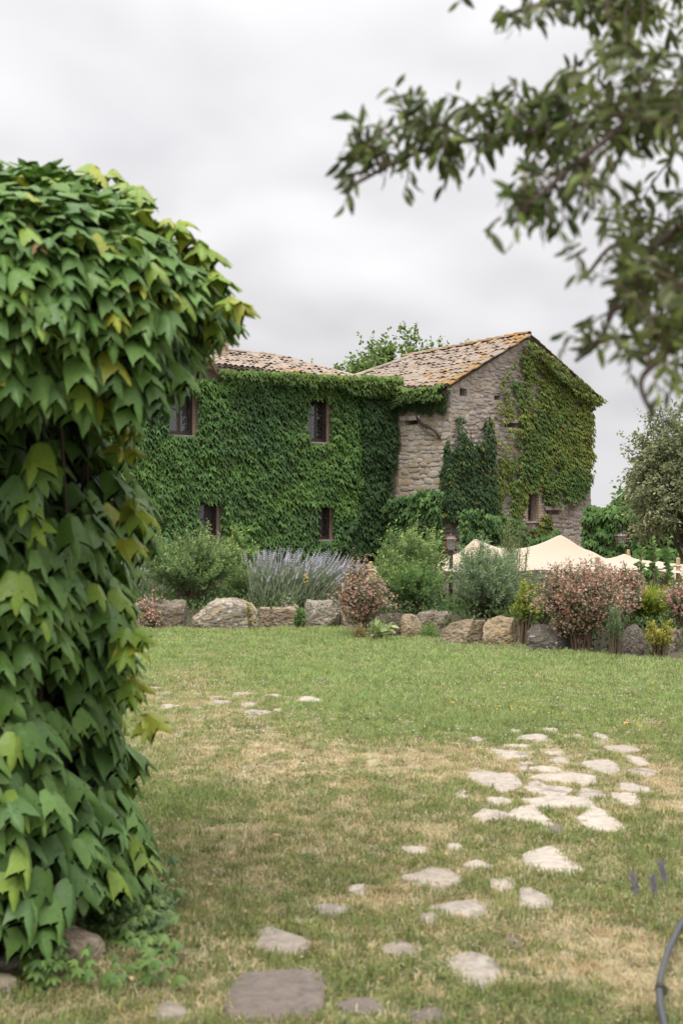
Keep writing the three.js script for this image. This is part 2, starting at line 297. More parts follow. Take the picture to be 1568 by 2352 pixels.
// grass blades
{
  const R = rng(5);
  const clump = (n, rad, h, w, lay) => {
    const P = [], I = [];
    for (let i = 0; i < n; i++) {
      const a = R() * 6.28, r = Math.sqrt(R()) * rad, x = Math.cos(a) * r, z = Math.sin(a) * r, b = R() * 6.28, len = h * (0.5 + R() * 0.8), lean = lay * (0.3 + R()), dx = Math.cos(b), dz = Math.sin(b), q = w * (0.7 + R() * 0.6), s = P.length / 3;
      const sx = -dz * q / 2, sz = dx * q / 2, m = len * 0.55;
      P.push(x - sx, 0, z - sz, x + sx, 0, z + sz, x + dx * m * lean * 0.6 - sx * 0.8, m, z + dz * m * lean * 0.6 - sz * 0.8, x + dx * m * lean * 0.6 + sx * 0.8, m, z + dz * m * lean * 0.6 + sz * 0.8, x + dx * len * lean, len * (1 - lean * 0.25), z + dz * len * lean);
      I.push(s, s + 1, s + 3, s, s + 3, s + 2, s + 2, s + 3, s + 4);
    }
    return geom(P, I);
  };
  const geos = [clump(24, 0.06, 0.040, 0.0042, 1.0), clump(22, 0.065, 0.030, 0.0044, 1.3), clump(18, 0.055, 0.052, 0.0040, 0.9)];
  const lists = [[], [], []];
  for (const [d0, d1, per] of [[3.6, 6.5, 950], [6.5, 9.5, 850], [9.5, 13, 620], [13, 20.4, 430]]) {
    const w = d1 * 0.26 + 0.8, n = (d1 - d0) * 2 * w * per;
    for (let i = 0; i < n; i++) {
      const d = lerp(d0, d1, R()), x = (R() * 2 - 1) * w;
      if (d > edgeD(x) + 0.1 || Math.abs(x) > d * 0.255 + 0.5) continue;
      if (onStone(x, d, clamp(0.86 + 0.5 * fbm(x * 14, d * 14, 5, 2), 0.55, 1.02))) continue;
      const k = dryness(x, d);
      if (k > 0.6 && R() < 0.25) continue;
      const isDry = R() < k * 0.9 + 0.06, c = vary(isDry ? DRY[(R() * 3) | 0] : mix3(greenAt(d), [0.22, 0.22, 0.07], R() * 0.4 + 0.3 * k), R, 0.3);
      const s = (0.75 + R() * 0.5) * (1 - 0.25 * k) * (onStone(x, d, 1.15) ? 0.7 : 1) * (d > 13 ? 1.25 : 1), kk = isDry ? 1 : R() < 0.14 - 0.1 * k ? 2 : R() < 0.5 ? 0 : 1;
      lists[kk].push({ m: new THREE.Matrix4().makeRotationY(R() * 6.28).scale(V3(s, s * (0.8 + R() * 0.4), s)).setPosition(x, 0.004, -d), c });
    }
  }
  const grass = new THREE.Group(); grass.name = 'grass'; scene.add(grass); tag(grass, 'short green and dry grass blades of the lawn', null, null, 'stuff');
  lists.forEach((l, k) => instances('blades', geos[k], grassMat, l, grass));
  // clover and dandelion heads
  const head = new THREE.IcosahedronGeometry(1, 1), wl = [], yl = [], ll = [];
  for (let i = 0; i < 4200; i++) {
    const d = lerp(9.3, 20, Math.pow(R(), 0.8)), x = (R() * 2 - 1) * d * 0.27;
    if (d > edgeD(x) - 0.1 || onStone(x, d, 1.1)) continue;
    if (fbm(x * 0.7, d * 0.7, 6, 3) + 0.12 * smooth(x, -1, 3) < 0.06 * R() - 0.02) continue;
    const s = 0.0045 + R() * 0.004;
    wl.push({ m: new THREE.Matrix4().makeScale(s, s * 0.85, s).setPosition(x, 0.03 + R() * 0.02, -d), c: vary(R() < 0.45 ? [0.55, 0.36, 0.31] : [0.58, 0.5, 0.41], R, 0.2) });
  }
  for (const [px, py, n, sx, sy] of [[1210, 1640, 15, 100, 16], [1080, 1632, 5, 60, 10], [700, 1560, 6, 160, 40], [430, 1555, 5, 60, 20], [1400, 1600, 6, 120, 30], [1440, 1680, 5, 80, 10]]) for (let i = 0; i < n; i++) {
    const p = gnd(px + (R() + R() - 1) * sx, py + (R() + R() - 1) * sy), s = 0.006 + R() * 0.004;
    yl.push({ m: new THREE.Matrix4().makeScale(s, s * 0.6, s).setPosition(p.x, 0.04 + R() * 0.02, p.z), c: vary([0.75, 0.48, 0.02], R, 0.15) });
  }
  tag(instances('clover_flowers', head, petalMat, wl), 'tiny white and pink clover heads dotted over the far lawn', null, null, 'stuff');
  tag(instances('yellow_flowers', head, petalMat, yl), 'tiny yellow flowers in the green part of the lawn', null, null, 'stuff');
  const dl = [];
  for (let i = 0; i < 420; i++) {
    const d = lerp(3.9, 12, Math.pow(R(), 0.8)), x = (R() * 2 - 1) * d * 0.25, a = R() * 6.28, s = 0.016 + R() * 0.022;
    dl.push({ m: basis(V3(x, 0.03 + R() * 0.015, -d), V3(Math.cos(a), 0.2 * (R() - 0.5), Math.sin(a)), V3((R() - 0.5) * 0.8, 1, (R() - 0.5) * 0.8), s), c: vary(R() < 0.6 ? [0.30, 0.20, 0.10] : [0.42, 0.32, 0.17], R, 0.25) });
  }
  tag(instances('fallen_leaves', ovate, grassMat, dl), 'small dry brown leaves scattered over the near lawn', null, null, 'stuff');
  // broad weeds and clover leaves low in the turf
  for (let i = 0; i < 5200; i++) {
    const d = lerp(3.8, 11, Math.pow(R(), 0.7)), x = (R() * 2 - 1) * d * 0.26;
    if (onStone(x, d, 1.05) || fbm(x * 1.1 + 5, d * 1.1, 2, 3) < 0.1) continue;
    const s = 0.014 + R() * 0.016, a = R() * 6.28;
    ll.push({ m: basis(V3(x, 0.012 + R() * 0.02, -d), V3(Math.cos(a), 0.25, Math.sin(a)), V3((R() - 0.5), 1, (R() - 0.5)), s), c: vary([0.06, 0.11, 0.035], R, 0.3) });
  }
  tag(instances('lawn_weeds', oval, grassMat, ll), 'small round weed leaves growing low in the turf', null, null, 'stuff');
}
// ------------------------------------------------------------------ the two farmhouse buildings (local x along the gable, local z out of it)
const TURN = 47 * Math.PI / 180, CORNER = V3((1035 - 784) / F * 42.5, 0, -42.5), BASE = -2.7;
const houseM = new THREE.Matrix4().makeRotationY(TURN).setPosition(CORNER), houseInv = houseM.clone().invert();
const camLocal = V3(0, EYE, 0).applyMatrix4(houseInv);
function onPlane(px, py, axis, value) {               // where the sight line through that pixel meets the plane local axis = value
  const dir = V3((px - 784) / F, -(py - H) / F, -1).transformDirection(houseInv);
  const k = (value - camLocal[axis]) / dir[axis];
  return camLocal.clone().addScaledVector(dir, k);
}
const WING_C = -2.44, WING_EAVE = 5.5, G_EAVE = 5.3, G_W = 7.52, RIDGE_Y = 7.2;
const wing = thing('farmhouse_wing', 'long two-storey wing smothered in green ivy with a low tiled roof', 'house', CORNER, null, TURN);
const barn = thing('stone_farmhouse', 'rubble stone gable house with orange-lichened tile roof and small openings', 'house', CORNER, null, TURN);
const rectOn = (axis, value, x0, y0, x1, y1) => {     // pixel box -> [u0, v0, u1, v1] on a wall
  const h = axis === 'z' ? 'x' : 'z', p = onPlane(x0, y0, axis, value), q = onPlane(x1, y1, axis, value), mid = onPlane((x0 + x1) / 2, y0, axis, value), mid2 = onPlane((x0 + x1) / 2, y1, axis, value);
  const lo = h === 'x' ? onPlane(x0, y0, axis, value + 0.1) : p;
  return [Math.min(lo[h], q[h]), mid2.y, Math.max(lo[h], q[h]), mid.y];
};
const hole = (s, [u0, v0, u1, v1]) => { const p = new THREE.Path(); p.moveTo(u0, v0); p.lineTo(u1, v0); p.lineTo(u1, v1); p.lineTo(u0, v1); p.closePath(); s.holes.push(p); };
function wallShape(outline, holes) { const s = new THREE.Shape(outline.map(([x, y]) => new THREE.Vector2(x, y))); holes.forEach((h) => hole(s, h)); return s; }
// wing windows, as seen: frame box in pixels, tone
const WIN = [[386, 903, 441, 1000, 'pale'], [707, 914, 748, 1016, 'dark'], [335, 1184, 361, 1250, 'dark'], [455, 1149, 496, 1262, 'pale'], [724, 1158, 755, 1239, 'bar']].map((w) => ({ r: rectOn('z', WING_C - 0.1, w[0], w[1], w[2], w[3]), tone: w[4] }));
const WING_L = -14;
{
  const front = new THREE.ExtrudeGeometry(wallShape([[WING_L, BASE], [-0.004, BASE], [-0.004, WING_EAVE], [WING_L, WING_EAVE]], WIN.map((w) => w.r)), { depth: 0.45, bevelEnabled: false }).translate(0, 0, WING_C - 0.45);
  mesh('wall', front, mortarMat, wing);
  mesh('back_wall', box(-0.004 - WING_L, WING_EAVE - BASE, 0.4, (WING_L - 0.004) / 2, (WING_EAVE + BASE) / 2, WING_C - 3.84), mortarMat, wing);
  mesh('side_wall', box(0.4, WING_EAVE - BASE, 2.98, WING_L + 0.2, (WING_EAVE + BASE) / 2, WING_C - 2.045), mortarMat, wing);
  const frameMat = std([0.055, 0.037, 0.033], { roughness: 0.55 }), screenPale = std([0.10, 0.085, 0.085], { roughness: 0.8 }), screenDark = std([0.028, 0.022, 0.02], { roughness: 0.8 });
  const sillMat = std([0.42, 0.37, 0.33], { map: stoneTex, bumpMap: fineBump, bumpScale: 0.004 });
  WIN.forEach(({ r: [u0, v0, u1, v1], tone }, k) => {
    const g = new THREE.Group(); g.name = k ? 'window_00' + k : 'window'; wing.add(g);
    const zf = WING_C - 0.1, w = u1 - u0, h = v1 - v0, cx = (u0 + u1) / 2, cy = (v0 + v1) / 2, b = 0.055;
    const bars = [box(b, h - 0.004, 0.07, u0 + b / 2 + 0.002, cy, zf), box(b, h - 0.004, 0.07, u1 - b / 2 - 0.002, cy, zf), box(w - 2 * b - 0.004, b, 0.07, cx, v1 - b / 2 - 0.002, zf), box(w - 2 * b - 0.004, b, 0.07, cx, v0 + b / 2 + 0.002, zf)];
    mesh('window_frame', mergeGeometries(bars), frameMat, g);
    for (const s of [-1, 1]) {
      const lw = (w - 2 * b) / 2 - 0.006, lx = cx + s * (lw / 2 + 0.003), lh = h - 2 * b - 0.01, q = 0.05;
      const sash = [box(q, lh, 0.045, lx - lw / 2 + q / 2, cy, zf - 0.02), box(q, lh, 0.045, lx + lw / 2 - q / 2, cy, zf - 0.02), box(lw - 2 * q, q, 0.045, lx, cy + lh / 2 - q / 2, zf - 0.02), box(lw - 2 * q, q, 0.045, lx, cy - lh / 2 + q / 2, zf - 0.02), box(lw - 2 * q, 0.03, 0.045, lx, cy + lh * 0.12, zf - 0.02)];
      mesh('sash', mergeGeometries(sash), frameMat, g);
      mesh('pane', box(lw - 2 * q, lh - 2 * q, 0.004, lx, cy, zf - 0.008), glassMat, g);
      mesh('window_screen', box(lw - 2 * q - 0.01, lh - 2 * q - 0.01, 0.01, lx, cy, zf - 0.05), tone === 'pale' ? screenPale : screenDark, g);
    }
    if (tone === 'bar') mesh('guard_bar', box(w - 0.01, 0.022, 0.022, cx, v0 + h * 0.2, WING_C - 0.08), ironMat, g);
    mesh('sill', box(w + 0.16, 0.05, 0.3, cx, v0 - 0.026, WING_C - 0.06), sillMat, g);
    // brick lining of the reveal on both sides and over the head
    const R = rng(90 + k), bricks = []; let q2 = 0;
    for (const s of [1]) for (let y = v0 + 0.004; y < v1 - 0.03; y += 0.068) {
      const long = Math.round(y / 0.068) % 2, d = long ? 0.16 : 0.12;
      bricks.push(box(0.035, 0.056, d - 0.008, (s < 0 ? u0 - 0.004 : u1 + 0.004) - s * 0.004, y + 0.03, WING_C - d / 2 + 0.02 + R() * 0.004));
      if (q2++ < 0) bricks.push(box(long ? 0.07 : 0.11, 0.056, 0.05, (u1 + 0.022 + (long ? 0.035 : 0.055)), y + 0.03, WING_C + 0.012 + R() * 0.006));
    }
    const bm = mesh('brick_lining', mergeGeometries(bricks), brickMats[k % 4], g); bm.userData.kind = 'stuff';
  });
}
// rubble stones: an irregular face with a raised middle
function stoneGeo(R, w, h, dep) {
  const n = 9, out = [], P = [], I = [], U = [], pw = 4.5, a0 = R() * 6;
  for (let i = 0; i < n; i++) {
    const f = (i + (R() - 0.5) * 0.7) / n * Math.PI * 2 + a0, c = Math.cos(f), s = Math.sin(f), r = Math.pow(Math.abs(c) ** pw + Math.abs(s) ** pw, -1 / pw) * (0.78 + R() * 0.32);
    out.push([c * r * w / 2, s * r * h / 2]);
  }
  const tx = (R() - 0.5) * 0.25, ty = (R() - 0.5) * 0.35, ring = (k, z, j) => out.forEach(([x, y]) => { P.push(x * k, y * k, z + x * tx * k + y * ty * k + (R() - 0.5) * j); U.push(x * k * 2 + a0, y * k * 2 + a0 * 3); });
  ring(1.02, -dep, 0); ring(1, dep * 0.35, dep * 0.25); ring(0.8, dep * 0.85, dep * 0.4);
  P.push((R() - 0.5) * w * 0.2, (R() - 0.5) * h * 0.2, dep * (0.9 + R() * 0.3)); U.push(a0, a0 * 3);
  for (let q = 0; q < 2; q++) for (let i = 0; i < n; i++) { const a = q * n + i, b = q * n + (i + 1) % n; I.push(a, b, b + n, a, b + n, a + n); }
  for (let i = 0; i < n; i++) I.push(2 * n + i, 2 * n + (i + 1) % n, 3 * n);
  return geom(P, I, U).toNonIndexed();
}
const STONE_GREY = [[0.512, 0.439, 0.385], [0.57, 0.496, 0.441], [0.448, 0.376, 0.335], [0.616, 0.547, 0.48], [0.534, 0.45, 0.402], [0.558, 0.467, 0.368]];
const STONE_TAN = [[0.52, 0.45, 0.36], [0.58, 0.51, 0.42], [0.45, 0.37, 0.27], [0.60, 0.54, 0.46], [0.50, 0.40, 0.27], [0.54, 0.48, 0.41]];
const rough = (c) => std(c, { map: stoneTex, bumpMap: grainBump, bumpScale: 0.02, roughness: 0.95 });
const greyMats = STONE_GREY.map(rough), tanMats = STONE_TAN.map(rough), stoneInst = rough([1, 1, 1]);
// openings of the stone house
const G_HOLES = [[1058, 893, 1069, 910], [1137, 909, 1145, 919], [1176, 843, 1183, 851], [1226, 854, 1233, 862], [1312, 922, 1320, 929], [1160, 972, 1182, 982], [1209, 1134, 1229, 1197], [1257, 1172, 1281, 1182]].map((b) => rectOn('z', -0.05, ...b));
const S_HOLES = [[931, 966, 960, 978], [896, 1161, 914, 1197]].map((b) => rectOn('x', 0.02, ...b));
{
  const peakA = G_W / 2, gable = wallShape([[0, BASE], [G_W, BASE], [G_W, G_EAVE + 0.085], [peakA, RIDGE_Y - 0.085], [0, G_EAVE + 0.085]], G_HOLES);
  mesh('gable_wall', new THREE.ExtrudeGeometry(gable, { depth: 0.5, bevelEnabled: false }).translate(0, 0, -0.5), mortarMat, barn);
  // left wall: the plane local x = 0, from z = -0.5 back to z = -8
  const side = wallShape([[-8, BASE], [-0.502, BASE], [-0.502, G_EAVE - 0.02], [-8, G_EAVE - 0.02]], S_HOLES.map(([a, b, c, d]) => [a, b, c, d]));
  mesh('side_wall', new THREE.ExtrudeGeometry(side, { depth: 0.5, bevelEnabled: false }).rotateY(-Math.PI / 2).translate(0.5, 0, 0), mortarMat, barn);
  mesh('side_wall', box(0.5, G_EAVE - BASE - 0.02, 7.49, G_W - 0.25, (G_EAVE + BASE) / 2 - 0.01, -4.25), mortarMat, barn);
  mesh('back_wall', box(G_W - 1.01, G_EAVE - BASE - 0.02, 0.4, G_W / 2, (G_EAVE + BASE) / 2 - 0.01, -7.8), mortarMat, barn);
  // stones
  const R = rng(314), all = [];
  const inside = (u, y, holes, gx, gy) => holes.some(([a, b, c, d]) => u > a - gx && u < c + gx && y > b - gy && y < d + gy);
  const fill = (u0, u1, y0, y1, wall) => {
    let y = y0;
    while (y < y1) {
      const ch = wall === 'gable' ? 0.075 + R() * 0.085 : 0.085 + R() * 0.10;
      let u = u0 + R() * 0.1;
      while (u < u1 - 0.05) {
        const big = wall === 'gable' && y < 1.6 ? 1.5 : 1, w = Math.min((wall === 'gable' ? 0.12 + R() * 0.22 : 0.15 + R() * 0.30) * (R() < 0.15 ? 1.4 : 1) * big, u1 - u), h = ch * (0.62 + R() * 0.62) * (R() < 0.14 ? 1.6 : 1);
        const cu = u + w / 2, cy = y + ch / 2 + (R() - 0.5) * 0.085 + 0.06 * Math.sin(cu * 1.3 + y);
        const top = wall === 'gable' ? G_EAVE + 0.09 + (RIDGE_Y - G_EAVE - 0.17) * (1 - Math.abs(cu - G_W / 2) / (G_W / 2)) : G_EAVE;
        if (cy + h / 2 < top - 0.02 && !inside(cu, cy, wall === 'gable' ? G_HOLES : S_HOLES, w / 2 - 0.02, h / 2 - 0.02)) all.push({ u: cu, y: cy, w: w * 1.0, h: h * 1.0, wall, k: (R() * 6) | 0 });
        u += w;
      }
      y += ch;
    }
  };
  fill(0.0, G_W, BASE + 0.6, RIDGE_Y, 'gable');
  fill(-2.44, 0.0, -0.6, G_EAVE, 'side');
  const variants = []; for (let i = 0; i < 14; i++) variants.push(stoneGeo(R, 1, 1, 1));
  const score = (s) => {                               // what the photograph shows largest: bare wall before leaf-covered wall
    const p = (s.wall === 'gable' ? V3(s.u, s.y, 0) : V3(0, s.y, s.u)).applyMatrix4(houseM), px = 784 + p.x / -p.z * F, py = H - (p.y - EYE) / -p.z * F;
    const bare = s.wall === 'gable' ? (px < 1150 && py < 960) || (px > 1255 && py > 1120) : px > 885 && py > 925 && py < 1150;
    return s.w * s.h * (bare ? 1 : 0.05) * (s.wall === 'gable' ? 1 : 1.3);
  };
  all.sort((a, b) => score(b) - score(a));
  const rest = [];
  all.forEach((s, i) => {
    const dep = 0.012 + R() * 0.028, p = s.wall === 'gable' ? V3(s.u, s.y, 0.002) : V3(-0.002, s.y, s.u), turn = s.wall === 'gable' ? 0 : -Math.PI / 2;
    const tilt = (R() - 0.5) * 0.3, m = new THREE.Matrix4().makeRotationY(turn).multiply(new THREE.Matrix4().makeRotationZ(tilt)).scale(V3(s.w * (R() < 0.5 ? 1 : -1), s.h, dep)).setPosition(p);
    if (m.determinant() < 0) m.scale(V3(-1, 1, 1));
    const pal = s.wall === 'gable' && !(R() < 0.15) ? 0 : 1;
    if (i < 300) {
      const o = mesh(i ? 'stone_' + String(i).padStart(3, '0') : 'stone', variants[(R() * 14) | 0], (pal ? tanMats : greyMats)[s.k], barn);
      m.decompose(o.position, o.quaternion, o.scale);
    } else rest.push({ m, c: vary((pal ? STONE_TAN : STONE_GREY)[s.k], R, 0.08) });
  });
  instances('rubble_stones', variants[3], stoneInst, rest, barn);
  // small window in the gable with brick cheeks
  const [u0, v0, u1, v1] = G_HOLES[6], wn = new THREE.Group(); wn.name = 'window'; barn.add(wn);
  const fm = std([0.16, 0.085, 0.05], { roughness: 0.6 }), cx = (u0 + u1) / 2, cy = (v0 + v1) / 2;
  mesh('window_frame', mergeGeometries([box(0.05, v1 - v0, 0.06, u0 + 0.026, cy, -0.22), box(0.05, v1 - v0, 0.06, u1 - 0.026, cy, -0.22), box(u1 - u0 - 0.11, 0.05, 0.06, cx, v1 - 0.026, -0.22), box(u1 - u0 - 0.11, 0.05, 0.06, cx, v0 + 0.026, -0.22)]), fm, wn);
  mesh('pane', box(u1 - u0 - 0.11, v1 - v0 - 0.11, 0.004, cx, cy, -0.23), glassMat, wn);
  mesh('window_screen', box(u1 - u0 - 0.12, v1 - v0 - 0.12, 0.01, cx, cy, -0.3), std([0.09, 0.06, 0.035]), wn);
  mesh('sill', box(u1 - u0 + 0.3, 0.05, 0.28, cx, v0 - 0.03, -0.06), brickMats[1], wn);
  let nb = 0;
  for (const s of [-1, 1]) for (let y = v0 + 0.01, q = 0; y < v1 + 0.02; y += 0.082, q++) {
    const w = q % 2 ? 0.16 : 0.26; mesh(nb++ ? 'brick_' + String(nb - 1).padStart(3, '0') : 'brick', box(w, 0.07, 0.1, s < 0 ? u0 - w / 2 + 0.01 : u1 + w / 2 - 0.01, y + 0.036, 0.025 + R() * 0.012), brickMats[(R() * 4) | 0], barn);
  }
  for (const b of [G_HOLES[5], G_HOLES[7], G_HOLES[6]]) mesh('lintel', chamfered(b[2] - b[0] + 0.3, 0.12, 0.14, 0.02).translate((b[0] + b[2]) / 2, b[3] + 0.07, 0.02), tanMats[1], barn);
  for (const b of S_HOLES) { mesh('lintel', chamfered(b[2] - b[0] + 0.3, 0.13, 0.14, 0.02).rotateY(-Math.PI / 2).translate(-0.02, b[3] + 0.07, (b[0] + b[2]) / 2), tanMats[3], barn); }
  mesh('slit_floor', box(0.4, 0.03, S_HOLES[0][2] - S_HOLES[0][0] - 0.02, 0.2, S_HOLES[0][1] + 0.018, (S_HOLES[0][0] + S_HOLES[0][2]) / 2), tanMats[4], barn);
  const sb = S_HOLES[1]; mesh('window_bars', mergeGeometries([0.25, 0.5, 0.75].map((f) => box(0.02, sb[3] - sb[1], 0.02, 0.12, (sb[1] + sb[3]) / 2, lerp(sb[0], sb[2], f)))), ironMat, barn);
  // bent timber tie sticking out of the side wall
  const pl = [[957, 954, -0.02], [960, 965, -0.10], [968, 974, -0.16], [981, 980, -0.2], [993, 986, -0.2], [1003, 996, -0.15], [1009, 1008, -0.06]].map(([px, py, o]) => onPlane(px, py, 'x', o));
  const hook = mesh('timber_tie', tube(pl, 0.05, 0.042, 7, 24), darkWood, barn);
  const ban = onPlane(979, 980, 'x', -0.19); mesh('iron_band', new THREE.TorusGeometry(0.058, 0.018, 6, 14).rotateY(0.3).translate(ban.x, ban.y, ban.z), ironMat, hook);
}
// roofs of half-round clay tiles
const TILE_C = [[0.353, 0.281, 0.22], [0.37, 0.302, 0.239], [0.336, 0.26, 0.202], [0.332, 0.277, 0.228], [0.382, 0.319, 0.26], [0.357, 0.273, 0.21], [0.319, 0.265, 0.218]];
const LICHEN_C = [[0.34, 0.191, 0.064], [0.357, 0.23, 0.102], [0.323, 0.212, 0.111]];
const tileMats = [...TILE_C, ...LICHEN_C].map((c) => std(c, { map: stoneTex, bumpMap: fineBump, bumpScale: 0.006, roughness: 0.92 }));
const tileInst = std([1, 1, 1], { map: stoneTex, bumpMap: fineBump, bumpScale: 0.006, roughness: 0.92 });
const roofTile = (() => {                              // axis up the slope (+y), back of the arch +z
  const P = [], I = [], U = [], n = 7, L = 0.47;
  for (const [t, r0, th] of [[0, 0.098, 0], [1, 0.078, 0]]) for (const inner of [0, 1]) for (let i = 0; i <= n; i++) {
    const f = Math.PI * i / n, r = r0 - inner * 0.016; P.push(Math.cos(f) * r, t * L, Math.sin(f) * r * 0.66); U.push(i / n * 0.3, t * 0.5);
  }
  const id = (t, inner, i) => t * 2 * (n + 1) + inner * (n + 1) + i;
  for (let i = 0; i < n; i++) {
    I.push(id(0, 0, i), id(1, 0, i), id(1, 0, i + 1), id(0, 0, i), id(1, 0, i + 1), id(0, 0, i + 1));
    I.push(id(0, 1, i), id(1, 1, i + 1), id(1, 1, i), id(0, 1, i), id(0, 1, i + 1), id(1, 1, i + 1));
    I.push(id(0, 0, i), id(0, 0, i + 1), id(0, 1, i + 1), id(0, 0, i), id(0, 1, i + 1), id(0, 1, i));
  }
  return geom(P, I, U).toNonIndexed();
})();
roofTile.computeVertexNormals();
function tileSlope(house, roof, columns, place, lichen, seed) {
  // columns: number; place(col, row) -> { p, up, n } or null
  const R = rng(seed), arch = [], chan = [];
  for (let c = 0; c < columns.n; c++) for (let r = 0; r < columns.rows; r++) {
    const e = place(c, r, 0), g = place(c + 0.5, r, 0);
    const j = () => rand3(R).multiplyScalar(0.022);
    if (e) {
      const up = e.up.clone().addScaledVector(e.n, -0.03 - R() * 0.04).add(j().multiplyScalar(2)), k = R() < lichen(e.p, r) ? 7 + ((R() * 3) | 0) : (R() * 7) | 0;
      arch.push({ m: basis(e.p.clone().addScaledVector(e.n, 0.045 + R() * 0.015).add(j()), up, e.n, 1 + (R() - 0.5) * 0.08), k, p: e.p });
    }
    if (g) chan.push({ m: basis(g.p.clone().addScaledVector(g.n, 0.075), g.up.clone().addScaledVector(g.n, -0.05), g.n.clone().negate(), 1.05), c: vary(TILE_C[(R() * 7) | 0], R, 0.15) });
  }
  arch.forEach((a) => { const w = a.p.clone().applyMatrix4(houseM); a.px = 784 + w.x / -w.z * F; a.py = H - (w.y - EYE) / -w.z * F; a.s = (a.px > 500 && a.px < 1260 ? 0 : 100) - w.z * -0.01 + (-w.z); });
  arch.sort((a, b) => a.s - b.s);
  const rest = [];
  arch.forEach((a, i) => {
    if (i >= 300) return rest.push({ m: a.m, c: vary([...TILE_C, ...LICHEN_C][a.k], R, 0.1) });
    const o = mesh(i ? 'roof_tile_' + String(i).padStart(3, '0') : 'roof_tile', roofTile, tileMats[a.k], roof); a.m.decompose(o.position, o.quaternion, o.scale);
  });
  instances('roof_tiles', roofTile, tileInst, rest, roof);
  instances('channel_tiles', roofTile, tileInst, chan, roof);
}
function deck(parent, verts, faces, mat) { return mesh('roof', geom(verts.flat(), faces.flatMap((f) => f.length === 4 ? [f[0], f[1], f[2], f[0], f[2], f[3]] : f)).toNonIndexed(), mat, parent); }
const deckMat = std([0.36, 0.30, 0.24], { side: THREE.DoubleSide, map: stoneTex });
{
  // wing: hipped at its right end
  const e0 = -1.15, zf = WING_C + 0.3, zb = WING_C - 4.1, zr = WING_C - 1.9, ye = 5.53, yr = 6.28, ar = -3.1;
  const T = 0.1, roof = deck(wing, [[WING_L, ye, zf], [e0, ye, zf], [e0, ye, zb], [WING_L, ye, zb], [WING_L, yr, zr], [ar, yr, zr], [WING_L, ye - T, zf], [e0, ye - T, zf], [e0, ye - T, zb], [WING_L, ye - T, zb]],
    [[0, 1, 5, 4], [1, 2, 5], [2, 3, 4, 5], [6, 9, 8, 7], [0, 6, 7, 1], [1, 7, 8, 2], [2, 8, 9, 3], [3, 9, 6, 0], [0, 4, 3]], deckMat);
  const up = V3(0, yr - ye, zr - zf), L = up.length(); up.normalize(); const n = V3(1, 0, 0).cross(up).normalize(); if (n.y < 0) n.negate();
  const rows = Math.ceil(L / 0.33), cols = Math.ceil((e0 + 10.6) / 0.205);
  tileSlope(wing, roof, { n: cols, rows }, (c, r) => {
    const a = e0 - 0.1 - c * 0.205, f = r * 0.33 / L; if (f > 0.97 || a > lerp(e0, ar, f) - 0.03) return null;
    const sag = 0.02 * Math.sin(a * 1.7) + 0.015 * Math.sin(a * 4.1);
    return { p: V3(a, lerp(ye, yr, f) + sag, lerp(zf, zr, f)).addScaledVector(up, -0.05), up: up.clone(), n: n.clone() };
  }, () => 0.02, 61);
  const caps = [], R = rng(62);
  for (let a = ar; a > -10.6; a -= 0.36) caps.push({ m: basis(V3(a, yr + 0.05, zr), V3(-1, 0.03, 0), V3(0, 1, 0), 1.2), c: vary(TILE_C[(R() * 7) | 0], R, 0.15) });
  for (let f = 0; f < 0.98; f += 0.12) caps.push({ m: basis(V3(lerp(e0, ar, f), lerp(ye, yr, f) + 0.05, lerp(zf, zr, f)), V3(ar - e0, yr - ye, zr - zf), V3(0, 1, 0), 1.15), c: vary(TILE_C[(R() * 7) | 0], R, 0.15) });
  instances('ridge_tiles', roofTile, tileInst, caps, roof);
  // chimney
  const ch = new THREE.Group(); ch.name = 'chimney'; wing.add(ch);
  const cz = zr + 0.55, right = onPlane(525, 800, 'z', cz + 0.28).x, cw = 0.58, cx = right - cw / 2, y0 = 5.9, y1 = 7.15; let k = 0;
  mesh('chimney_core', box(cw - 0.03, y1 - y0, cw - 0.03, cx, (y0 + y1) / 2, cz), mortarMat, ch);
  for (let y = y0, q = 0; y < y1 - 0.06; y += 0.075, q++) for (const side of [0, 1, 2, 3]) for (let b = 0; b < 3; b++) {
    const off = (q + side) % 2, len = [0.27, 0.27, 0.0][b] * (off && b === 0 ? 0.5 : 1), x0 = -cw / 2 + (b === 0 ? 0 : off ? 0.15 : 0.29); if (b === 2) continue;
    const w = (b === 0 ? len : cw / 2 - x0) - 0.012, g = box(w, 0.062, 0.05, x0 + w / 2 + 0.003, 0, cw / 2 - 0.026 + R() * 0.006).rotateY(side * Math.PI / 2).translate(cx, y + 0.035, cz);
    mesh(k ? 'brick_' + String(k).padStart(3, '0') : 'brick', g, brickMats[(R() * 4) | 0], ch); k++;
  }
  mesh('chimney_cap', chamfered(cw + 0.14, 0.07, cw + 0.14, 0.02).translate(cx, y1 + 0.04, cz), brickMats[3], ch);
}
